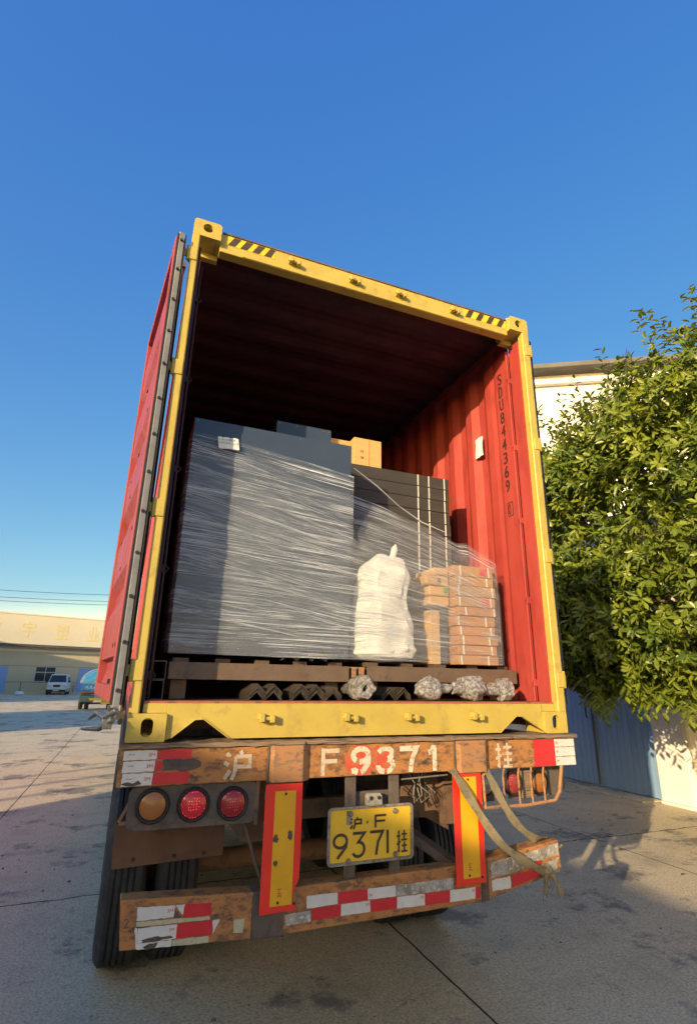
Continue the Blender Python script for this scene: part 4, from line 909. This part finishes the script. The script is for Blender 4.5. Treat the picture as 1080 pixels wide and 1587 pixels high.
m.f.append(rings[0][::-1]); m.f.append(rings[-1]); m.smooth = True
sk_ = empty('woven_sack',(1.39,.38,ZB+.38),'full white woven sack with a tied top, standing upright under the film','sack')
m.build('sack','sack',sk_)
m = MB(ZB); m.tube([(1.452,.345,1.00),(1.462,.330,1.045),(1.468,.322,1.085),(1.474,.318,1.115)],[.032,.020,.024,.006],12); m.v = [(a+noise.noise(Vector((a*60,b*60,c*30)))*.008,b,c) for a,b,c in m.v]; m.build('tied_tuft','sack',sk_)

# stretch film, three windings
FP = [(.138,.62),(.140,.33),(.150,.286),(.5,.280),(1.0,.279),(1.150,.276),(1.24,.262),(1.42,.250),(1.62,.262),(1.9,.280),(2.19,.279),(2.226,.292),(2.238,.40),(2.240,.62)]
FU = [0]
for a, b in zip(FP, FP[1:]): FU.append(FU[-1]+math.hypot(b[0]-a[0], b[1]-a[1]))
def film_at(u):
    for k in range(len(FP)-1):
        if u <= FU[k+1] or k == len(FP)-2:
            t = (u-FU[k])/(FU[k+1]-FU[k]); return FP[k][0]+(FP[k+1][0]-FP[k][0])*t, FP[k][1]+(FP[k+1][1]-FP[k][1])*t
def lerp(xs, ys, x):
    if x <= xs[0]: return ys[0]
    for k in range(len(xs)-1):
        if x <= xs[k+1]: return ys[k]+(ys[k+1]-ys[k])*(x-xs[k])/(xs[k+1]-xs[k])
    return ys[-1]
film = empty('stretch_film',(.7,.28,ZB+.38),'clear streaky stretch film wound round the cabinet, sack and cartons','stretch film')
def winding(off, topf, botf, mat, nu=90, nv=36, seed=0, uvrot=0):
    m = MB(ZB); m.uv = []; g = []
    for i in range(nu+1):
        u = FU[-1]*i/nu; x, y = film_at(u); col = []
        zt, zb_ = topf(x), botf(x)
        for j in range(nv+1):
            v = j/nv; z = zb_+(zt-zb_)*v
            d = noise.noise(Vector((x*3+seed, z*16, seed)))*.006
            yy = y-off+d*(1 if .16 < x < 2.2 else 0); xx = x-off*(x < .145)+off*(x > 2.2)
            if x > 1.16 and z > 1.0: yy += min(.30, (z-1.0)*.55)*min(1,(x-1.16)/.05) if x < 2.0 else (z-1.0)*.2
            edge = noise.noise(Vector((x*4,seed*3,j)))*.004
            col.append(m.p(xx, yy, z+(edge if j in (0,nv) else 0))); m.uv.append((u+uvrot*v, v+uvrot*u*.06))
        g.append(col)
    for i in range(nu):
        for j in range(nv): m.f.append([g[i][j],g[i+1][j],g[i+1][j+1],g[i][j+1]])
    m.smooth = True
    return m.build('film_layer', mat, film)
XS = [.138,.5,1.15,1.5,1.87,2.2,2.24]
winding(.003, lambda x: lerp(XS,[1.645,1.61,1.52,1.40,1.25,1.075,1.05],x), lambda x: lerp(XS,[.395,.39,.385,.385,.383,.383,.383],x), mat_film('stretch_film', 1, 1.1, 190, 1.1, .50,.60, .8), seed=1)
winding(.007, lambda x: lerp(XS,[1.60,1.52,1.36,1.30,1.17,1.07,1.04],x), lambda x: lerp(XS,[.60,.55,.46,.42,.39,.385,.385],x), mat_film('stretch_film_cross', .9, 1.6, 230, 4.6, .51,.62, .5), seed=5, uvrot=.6)
winding(.011, lambda x: lerp(XS,[1.42,1.36,1.16,1.02,.92,.86,.84],x), lambda x: lerp(XS,[.395,.39,.388,.386,.385,.385,.385],x), mat_film('stretch_film_low', .65, .8, 150, 8.3, .52,.64, .3), seed=9, uvrot=-.4)
# loose twisted film rope and a small flap
m = MB(ZB); m.tube([(1.155,.268,1.575),(1.35,.33,1.50),(1.55,.42,1.42),(1.75,.46,1.34),(1.93,.44,1.28)],[.002,.005,.003,.005,.002],8); 
m.build('film_rope', mat_film('twisted_film', .9, 3, 20, 2.0, .3,.6), film)


# ================================================================== yard, buildings, trees, vehicles
def gridplane(x0,x1,y0,y1,name,mat,z=0):
    m = MB(); m.v = [(x0,y0,z),(x1,y0,z),(x1,y1,z),(x0,y1,z)]; m.f = [[0,1,2,3]]
    return m.build(name, mat, None, loc=(0,0,0))
tag(gridplane(-600,600,-600,900,'ground','ground'), kind='structure')

rr = random.Random(77); m = MB()
for k in range(420):
    x = rr.uniform(-1.3,6.5); y = rr.uniform(-1.2,9); r = rr.choice((.004,.006,.008,.012))*rr.uniform(.6,1.3); n_ = 5; b0 = len(m.v)
    top = m.p(x,y,r*1.1); ring = [m.p(x+r*math.cos(i*1.256)*rr.uniform(.7,1.3), y+r*math.sin(i*1.256)*rr.uniform(.7,1.3), .0005) for i in range(n_)]
    for i in range(n_): m.f.append([ring[i],ring[(i+1)%n_],top])
tag(m.build('grit','rust',None,loc=(2,3,0)),'scattered small stones and grit on the concrete round the truck','grit',None,'stuff')
rr = random.Random(31)
V0 = []; m = MB()
for k in range(46):
    x = rr.uniform(4.6,7.7); y = rr.uniform(.2,4.0); a = rr.uniform(0,6.28); L = rr.uniform(.05,.11); c_, s_ = math.cos(a), math.sin(a); h_ = rr.uniform(.006,.02)
    q = [m.p(x-c_*L/2,y-s_*L/2,.004), m.p(x-s_*L*.22,y+c_*L*.22,h_), m.p(x+c_*L/2,y+s_*L/2,.005), m.p(x+s_*L*.22,y-c_*L*.22,h_*.6)]; m.f.append(q)
tag(m.build('fallen_leaves','deck',None,loc=(6,2,0)),'dry brown leaves fallen on the concrete below the tree','fallen leaves',None,'stuff')
# gate wall at the right
def house(name, label, cat, x0,x1,y0,y1,h, mat='white_wall', win=True, group=None):
    root = empty(name, ((x0+x1)/2,(y0+y1)/2,0), label, cat, group)
    MB().box(x0,x1,y0,y1,0,h).build('wall', mat, root)
    MB().box(x0-.12,x1+.12,y0-.12,y1+.12,h+.002,h+.16).build('roof','roof_dark',root,.01)
    if win:
        k = 0; y = y0+2
        while y < y1-2:
            f = MB().box(x1,x1+.04,y,y+1.6,1.2,2.7).build('window','trim',root)
            MB().box(x1+.0405,x1+.05,y+.08,y+1.52,1.28,2.62).build('pane','glass',f); y += 4
    return root
gw = empty('gate_building', (8.4,5,0), 'low white building with a pale blue sheet metal gate behind the tree', 'building')
MB().box(8.06,12,5.96+.9,12,0,4.55).build('wall','white_wall',gw,.01)
MB().box(8.06,12,4.095,6.858,3.3,4.55).build('wall','white_wall',gw,.01)
m = MB(); m.prism([(7.93,3.52),(7.96,3.46),(8.5,3.46),(8.5,4.09),(7.96,4.09),(7.93,4.04)],'z',0.0,4.56); m.build('pillar','white_wall',gw,.02)
m = MB(); m.prism([(7.84,3.50),(7.9,3.40),(8.5,3.40),(8.5,4.08),(7.92,4.08),(7.84,4.0)],'z',0.0,.05); m.build('plinth','white_wall',gw,.03)
MB().box(8.42,12,-14,3.395,0,4.0).build('wall','cream_wall',gw)
MB().box(8.0,12.1,-14.1,12.1,4.565,4.75).build('roof','roof_dark',gw,.01)
MB().box(11,12,4.1,6.85,0,3.3).build('wall','roof_dark',gw)
for y0, y1 in ((4.10,5.335),(5.365,6.85)):
    g = MB(); x = 8.03; n = int((y1-y0)/.12); w_ = (y1-y0)/n; pts = []
    for k in range(n): pts += [(x, y0+k*w_), (x, y0+k*w_+w_*.9), (x+.006, y0+k*w_+w_*.93), (x+.006, y0+k*w_+w_*.98)]
    pts += [(x, y1), (x+.04, y1), (x+.04, y0)]
    g.prism(pts,'z',.03,3.28); gl = g.build('gate','gate',gw)
    fr = MB(); fr.box(x-.025,x-.001,y0,y0+.05,.03,3.28); fr.build('gate_frame','gate',gl,.003)
    fr = MB(); fr.box(x-.025,x-.001,y1-.05,y1,.03,3.28); fr.build('gate_frame','gate',gl,.003)
MB().tube([(7.99,5.43,1.15),(7.95,5.43,1.17),(7.95,5.43,1.33),(7.99,5.43,1.35)],.012,8).build('gate_handle','bolt',gw)
MB().box(7.985,8.003,5.30,5.335,.06,3.25).build('gate_stop','roof_dark',gw)
tag(MB().box(7.60,8.02,4.12,9,.0,.022).build('gate_apron','ground',None,.006,loc=(7.8,6,0)), kind='structure')
# taller white building further back, seen over the container's right edge
T = Matrix.Translation((8.6-.857*14, 6.6+.515*14, 0)) @ Matrix.Rotation(math.atan2(-.515,.857),4,'Z')
wb = empty('white_building', (9,7,0), 'tall plain white building with a dark projecting eave behind the tree', 'building')
MB(0,T).box(12.6,40,.4,12,0,9.42).build('wall','white_wall',wb)
MB(0,T).box(12.3,40.3,.0,12.3,9.426,9.56).build('roof','roof_dark',wb,.02)
MB(0,T).box(12.6,40,.25,.398,9.1,9.25).build('eave_band','white_wall',wb,.02)
# long cream building across the yard
a_ = math.atan(.35); T = Matrix.Translation((-11,59,0)) @ Matrix.Rotation(a_,4,'Z')
fb = empty('cream_factory', (-6,61,0), 'long cream factory across the yard with pale yellow characters along its fascia', 'building')
MB(0,T).box(-40,34,0,18,0,4.5).build('wall','cream_wall',fb)
MB(0,T).box(-40,34,-.75,-.02,4.40,4.62).build('eave','roof_dark',fb)
MB(0,T).box(-40,34,-.80,1.5,4.625,7.42).build('fascia','fascia',fb)
MB(0,T).box(-40,34,-.84,1.6,7.425,7.55).build('coping','fascia',fb)
MB(0,T).box(-40,34,-.10,-.002,3.95,4.15).build('lintel_band','fascia',fb)
for k, ch in enumerate('常宇塑业有限公司'):
    m = MB(0,T); text(m, ch, (-2.35+3.05*k, -.803, 5.25), X_, Z_, 1.15, 1.5, .006); m.build('sign_character','sign_yellow',fb)
for x, w_ in ((-3.3,3.6),(6.7,2.9),(16,3.5)):
    d = MB(0,T).box(x,x+w_,-.06,-.002,.0,2.5).build('door','bluedoor',fb); MB(0,T).box(x+w_*.45,x+w_*.5,-.09,-.061,.2,1.3).build('handle','roof_dark',d)
for x in (3.05-.4,12,21):
    d = MB(0,T).box(x,x+1.9,-.05,-.002,1.12,2.56).build('window','trim',fb)
    for a, b in ((.08,.92),(.98,1.82)):
        MB(0,T).box(x+a,x+b,-.056,-.0505,1.18,1.98).build('pane','glass',d); MB(0,T).box(x+a,x+b,-.056,-.0505,2.06,2.50).build('pane','glass',d)
MB(0,T).box(-40,34,-.012,-.002,1.05,1.09).build('wall_joint','roof_dark',fb); MB(0,T).box(-40,34,-.012,-.002,2.58,2.61).build('wall_joint','roof_dark',fb)
MB(0,T).box(-40,34,-1.2,-.003,0,.10).build('footing','cream_wall',fb)
for k, x in enumerate((-.2,1.6,5.2,6.4)): MB(0,T).box(x,x+.05,-.05,-.013,0,1.1 if k < 3 else .8).build('pipe','roof_dark',fb)
# buildings left of the view, whose shadows cross the yard
house('brick_store','low cream store building standing left of the truck, outside the picture','building',-12,-9,-26,-1.82,4.42,'cream_wall',True,'store buildings left of the yard')
house('brick_store','second low cream store building further along the yard, outside the picture','building',-12,-9,13.8,23.4,4.42,'cream_wall',True,'store buildings left of the yard')
house('brick_store','low cream shed with the cable mast on its roof, left of the yard','building',-34,-12.2,-26,1.6,3.0,'cream_wall',False,'store buildings left of the yard')
house('tall_hall','tall cream hall at the far left of the yard, outside the picture','building',-34,-15.3,34,50,8.1,'cream_wall',False)
# cables
def cable(pts, rad, label, group):
    m = MB(); P = []
    for a, b in zip(pts, pts[1:]):
        a = Vector(a); b = Vector(b)
        for i in range(16):
            t = i/16; p = a.lerp(b,t); p.z -= 4*.35*t*(1-t)*(b-a).length/25; P.append(p)
    P.append(Vector(pts[-1])); m.tube(P, rad, 6)
    tag(m.build('power_cable','black',None,loc=(pts[0][0],pts[0][1],0)), label, 'cable', group)
for k, (dz, lb) in enumerate(((0,'lower'),(.28,'middle'),(.80,'upper'))):
    cable([(-26,38,5.2+dz),(-9,40,6.55+dz*.9),(14,43,8.3+dz)], .015, '%s of the thin dark cables crossing the sky above the factory' % lb, 'overhead cables over the far yard')
for k, y in enumerate((8.95,7.9,6.95,5.9)):
    yy = y-12.3; cable([(-42,yy-.62*24,5.9),(-12.6,yy+.62*5.3,5.55)], .065, 'dark cable over the store roof left of the view, number %d from the far side' % (k+1) if 0 else ['outermost','second','third','innermost'][k]+' dark cable strung over the store roof left of the view', 'cables over the store roof')
m = MB(); m.tube([(-12.6,-3,3.17),(-12.6,-3,5.9)],.06,8); m.box(-12.65,-12.55,-3.5,.1,5.45,5.55)
tag(m.build('cable_mast','bolt',None,loc=(-12.6,-3,3.17)),'short cable mast with a crossbar on the store roof left of the view','mast')

# tree
tree = empty('broadleaf_tree', (6.9,1.2,0), 'dense glossy evergreen tree right of the container in front of the white building', 'tree')
rr = random.Random(21)
C0 = Vector((6.62,1.45,3.80)); RAD = Vector((1.22,3.5,2.42))
m = MB(); m.tube([(6.9,1.2,-.05),(6.88,1.22,.5),(6.85,1.25,1.4),(6.78,1.3,2.6),(6.7,1.4,4.2),(6.65,1.4,5.6)],[.20,.15,.13,.11,.08,.03],12)
tips = []
for k in range(46):
    z = 1.5+3.6*k/46; a = k*2.4; base = Vector((6.8,1.28,z))
    d = Vector((math.cos(a)*RAD.x*.8, math.sin(a)*RAD.y*.8, .5+.5*rr.random())); e = base+d; mid = base+d*.5+Vector((0,0,.15))
    m.tube([base,mid,e],[.045,.028,.008],6); tips.append(e)
m.build('trunk','bark',tree)
def leaf(V, F, TT, p, d, nrm, L, wdt, tint):
    d = d.normalized(); s_ = d.cross(nrm).normalized(); n = s_.cross(d)
    b = len(V)
    V += [p, p+d*L*.30+s_*wdt*.42+n*L*.03, p+d*L*.68+s_*wdt*.46+n*L*.02, p+d*L-n*L*.10, p+d*L*.68-s_*wdt*.46+n*L*.02, p+d*L*.30-s_*wdt*.42+n*L*.03, p+d*L*.35-n*L*.03, p+d*L*.70-n*L*.05]
    F += [(b,b+1,b+6),(b,b+6,b+5),(b+1,b+2,b+7,b+6),(b+6,b+7,b+4,b+5),(b+2,b+3,b+7),(b+7,b+3,b+4)]
    TT += [tint]*6
V, F, TT = [], [], []
def surf(u):
    e = .72; return Vector([math.copysign(abs(c)**e, c) for c in u])
n_cl = 0
while n_cl < 11200:
    u = Vector((rr.gauss(0,1),rr.gauss(0,1),rr.gauss(0,1))).normalized()
    if u.x > .55 and rr.random() < .6: continue
    s_ = surf(u); nz = noise.noise(u*2.3+Vector((5,2,8)))*.22 + noise.noise(u*6)*.13
    dep = 1+nz-abs(rr.gauss(0,.10)) if rr.random() < .82 else rr.uniform(.45,.95)
    P = C0+Vector((s_.x*RAD.x*dep, s_.y*RAD.y*dep, s_.z*RAD.z*dep))
    if P.z > 4.5: P.z -= min(.42, max(0, (P.y-1.6))*.45)*min(1,(P.z-4.5))
    if n_cl > 9300: P = Vector((rr.uniform(6.0,7.2), rr.uniform(2.9,4.0), rr.uniform(1.5,3.6)))
    elif n_cl > 8200: P = Vector((rr.uniform(5.7,7.0), rr.uniform(-.4,2.3), rr.uniform(3.0,5.9)))
    if noise.noise(P*1.25+Vector((9,0,3))) < -.50 and rr.random() < .6: continue
    if P.z < 1.55+.35*noise.noise(Vector((P.x*2,P.y*2,0))): continue
    if P.x < 4.95: continue
    out_ = (Vector((u.x/RAD.x,u.y/RAD.y,u.z/RAD.z)).normalized()*.7+Vector((rr.uniform(-.6,.6),rr.uniform(-.6,.6),rr.uniform(-.5,.7)))).normalized()
    ct = .30+.5*rr.random()+.35*noise.noise(P*1.6); k = rr.randint(6,9); a0 = rr.random()*6
    a1 = out_.orthogonal().normalized(); a2 = out_.cross(a1)
    for i in range(k):
        a = a0+i*2.39; q = (a1*math.cos(a)+a2*math.sin(a)); d = (out_*rr.uniform(.15,.9)+q*rr.uniform(.6,1)+Vector((0,0,-.25))).normalized()
        nrm = (out_*1.2-q*.35+Vector((0,0,.5))+Vector((rr.uniform(-.3,.3),rr.uniform(-.3,.3),rr.uniform(-.3,.3)))).normalized()
        if abs(nrm.dot(d)) > .95: continue
        leaf(V,F,TT,P+out_*rr.uniform(-.07,.05)+q*.012,d,nrm,rr.uniform(.075,.165),rr.uniform(.036,.062),min(1,max(0,ct+rr.uniform(-.15,.15))))
    n_cl += 1
# sprigs standing clear of the crown
for k in range(70):
    a = rr.uniform(0,6.28); yy = rr.uniform(-1.2,3.9); b = Vector((6.2+rr.uniform(-.6,.7), yy, 6.15-(abs(yy-1.2)/2.9)**3*.3-min(.35,max(0,yy-1.6)*.4))); L = rr.uniform(.18,.5); d0 = Vector((rr.uniform(-.3,.2),rr.uniform(-.2,.35),1)).normalized()
    for i in range(int(L/.035)):
        p = b+d0*i*.04; q = Vector((math.cos(i*2.4),math.sin(i*2.4),rr.uniform(-.1,.7))); leaf(V,F,TT,p,q,Vector((0,0,1))+q*-.3,rr.uniform(.09,.15),.045,rr.uniform(.4,1))
for k in range(40):
    b = Vector((5.7+rr.uniform(-.3,.9), rr.uniform(.6,4.1), 1.75+rr.uniform(-.2,.1))); 
    for i in range(9):
        p = b+Vector((0,0,-.03*i)); q = Vector((math.cos(i*2.4),math.sin(i*2.4),-.7)); leaf(V,F,TT,p,q,Vector((q.x,q.y,.8)),rr.uniform(.11,.17),.055,rr.uniform(.3,1))
me = bpy.data.meshes.new('crown'); org = ORG[tree]; me.from_pydata([tuple(v-org) for v in V],[],F)
at = me.attributes.new('tint','FLOAT','FACE'); at.data.foreach_set('value',TT)
me.materials.append(M['leaf']); cr = bpy.data.objects.new('crown',me); COL.objects.link(cr); cr.parent = tree
ORG[cr] = org

# white van parked by the factory
van = empty('white_van', (-5.95,56,0), 'small white van parked nose out under the dark factory window', 'van')
def bodyp(secs, name, mat, parent, bevel=.02):
    m = MB(); R_ = []
    for y, hw, z0, z1, tw in secs:
        R_.append([m.p(-5.95+a, 56+y, z) for a, z in ((-hw,z0),(hw,z0),(hw,z0+(z1-z0)*.55),(tw,z1),(-tw,z1),(-hw,z0+(z1-z0)*.55))])
    for A,B in zip(R_,R_[1:]):
        for i in range(6): m.f.append([A[i],A[(i+1)%6],B[(i+1)%6],B[i]])
    m.f.append(R_[0][::-1]); m.f.append(R_[-1]); return m.build(name,mat,parent,bevel)
bodyp([(-.05,.80,.32,.98,.78),(.25,.84,.26,1.12,.80),(.85,.85,.26,1.84,.66),(3.6,.85,.26,1.88,.68),(3.75,.80,.3,1.75,.66)],'body','vanwhite',van,.04)
m = MB(); c = (-5.95,56,0)
def P4(y0,z0,hw0,y1,z1,hw1,off,name,mat,parent):
    m = MB(); A=[m.p(-5.95-hw0,56+y0-off,z0),m.p(-5.95+hw0,56+y0-off,z0),m.p(-5.95+hw1,56+y1-off,z1),m.p(-5.95-hw1,56+y1-off,z1)]; B=[m.p(-5.95-hw0,56+y0+.01,z0),m.p(-5.95+hw0,56+y0+.01,z0),m.p(-5.95+hw1,56+y1+.01,z1),m.p(-5.95-hw1,56+y1+.01,z1)]
    m.f += [A,B[::-1]]+[[A[i],A[(i+1)%4],B[(i+1)%4],B[i]] for i in range(4)]; return m.build(name,mat,parent)
P4(.27,1.16,.72,.78,1.76,.60,.04,'windscreen','glass',van)
bp_ = MB().box(-6.78,-5.12,55.85,56.02,.28,.48).build('bumper','black',van,.02)
MB().box(-6.2,-5.7,55.835,55.849,.34,.44).build('plate','trim',bp_)
m = MB(); m.prism(oval(-5.95,.80,.62,.20,24),'y',55.93,55.97); m.build('grille','bolt',van)
for sx in (-1,1):
    MB().box(-5.95+sx*.67-.10,-5.95+sx*.67+.10,55.92,55.97,.70,.86).build('headlight','trim',van,.01)
    MB().box(*sorted((-5.95+sx*.86,-5.95+sx*1.04)),56.50,56.58,1.12,1.32).build('mirror','black',van,.01)
    for y in (56.75,58.9):
        m = MB(); m.lathe([(0,-.02),(.17,-.02),(.19,.0),(.29,0),(.30,.03),(.30,.17),(.0,.17)] if sx<0 else [(0,.02),(.17,.02),(.19,0),(.29,0),(.30,-.03),(.30,-.17),(0,-.17)], (-5.95+sx*.87,y,.30),'x',20); m.build('wheel','tyre',van)
    for y in (57.0,58.0): MB().box(*sorted((-5.95+sx*.79,-5.95+sx*.81)),y,y+.8,1.2,1.6).build('side_window','glass',van)
# small blue farm truck seen from behind
ft = empty('farm_truck', (-1.1,30.5,0), 'small green and yellow farm truck with a rounded blue load, parked far off', 'truck')
MB().box(-1.95,-.2,30.9,33.2,.78,.86).build('deck','rust',ft)
MB().box(-1.95,-1.25,30.8,31.5,.38,.72).build('tank','truckgreen',ft,.04)
MB().box(-1.45,-.35,30.55,30.68,.48,.60).build('tail_bar','stripe_yellow',ft,.01)
MB().box(-.85,-.35,30.5,31.4,.30,.44).build('tow_frame','stripe_yellow',ft,.01)
tb = MB().box(-1.90,-.25,30.75,30.80,.98,1.30).build('tailboard','truckblue',ft,.01)
for k in range(5): 
    m = MB(); stroke(m,[(0,.2),(.5,1),(1,.1)],.03,(-1.72+k*.2,30.748,1.05),X_,Z_,.14,.16,.002); m.build('painted_mark','paper',tb)
MB().box(-1.95,-.2,30.72,30.78,1.32,1.38).build('top_rail','orange2',ft,.005); MB().box(-1.95,-.2,30.72,30.78,.88,.93).build('bottom_rail','orange2',ft,.005)
m = MB()
pts = []
for j in range(9):
    a = math.pi*j/8; pts.append((-1.05-1.0*math.cos(a)*.92, 1.36+.72*math.sin(a)))
m.prism(pts,'y',30.9,33.0); 
nv = []
for v in m.v: nv.append(v)
m.build('blue_load','truckblue',ft,.05)
for k in range(5):
    m = MB(); P = [(-1.05-1.0*math.cos(math.pi*j/12)*(.95-.12*k),30.84+.001*k,1.37+(.75-.12*k)*math.sin(math.pi*j/12)) for j in range(13)]; m.tube(P,.014,6); m.build('hoop','truckblue' if k else 'trim',ft)
MB().box(-1.05,-.6,30.80,30.895,1.40,1.85).build('rear_window','glass',ft,.02)
m = MB(); m.tube([(-1.8,31.2,.31),(-.3,31.2,.31)],.05,8); m.build('axle','rust',ft)
for x in (-1.96,-1.66,-.55,-.28):
    m = MB(); m.lathe([(0,.0),(.16,.0),(.18,-.01),(.30,0),(.32,.03),(.32,.17),(.30,.2),(.0,.2)],(x,31.2,.32),'x',22); m.build('wheel','tyre',ft)
m = MB()
rr = random.Random(5); G_ = []
for j in range(7):
    t = j/6; G_.append([m.p(-5.1+.75*math.cos(a)*(1-.5*t)+rr.uniform(-.05,.05)+.3*t, 55+.5*math.sin(a)*(1-.4*t), 1.45*t+rr.uniform(-.04,.04)) for a in [i*math.pi/6 for i in range(12)]])
for A,B in zip(G_,G_[1:]):
    for i in range(12): m.f.append([A[i],A[(i+1)%12],B[(i+1)%12],B[i]])
m.f.append(G_[-1]); m.v = [((x+5)*.55-5+1.75,y,z*.9) for x,y,z in m.v]
ft.location.x -= .28
tag(m.build('sheeted_pile','purple',None,loc=(-2.9,55,0)),'pile under purple plastic sheeting by the factory, left of the blue truck','sheeted pile')
m = MB(); m.lathe([(0,-.35),(.16,-.30),(.22,-.1),(.20,.15),(.10,.33),(0,.36)],(-8.6,54,.19),'x',14); m.v = [(x+noise.noise(Vector((x*4,y*4,z*4)))*.06,y,z*.9) for x,y,z in m.v]
tag(m.build('white_bag','paper',None,loc=(-8.6,54,0)),'small white bag lying on the ground left of the parked van','bag')

#SECTION4
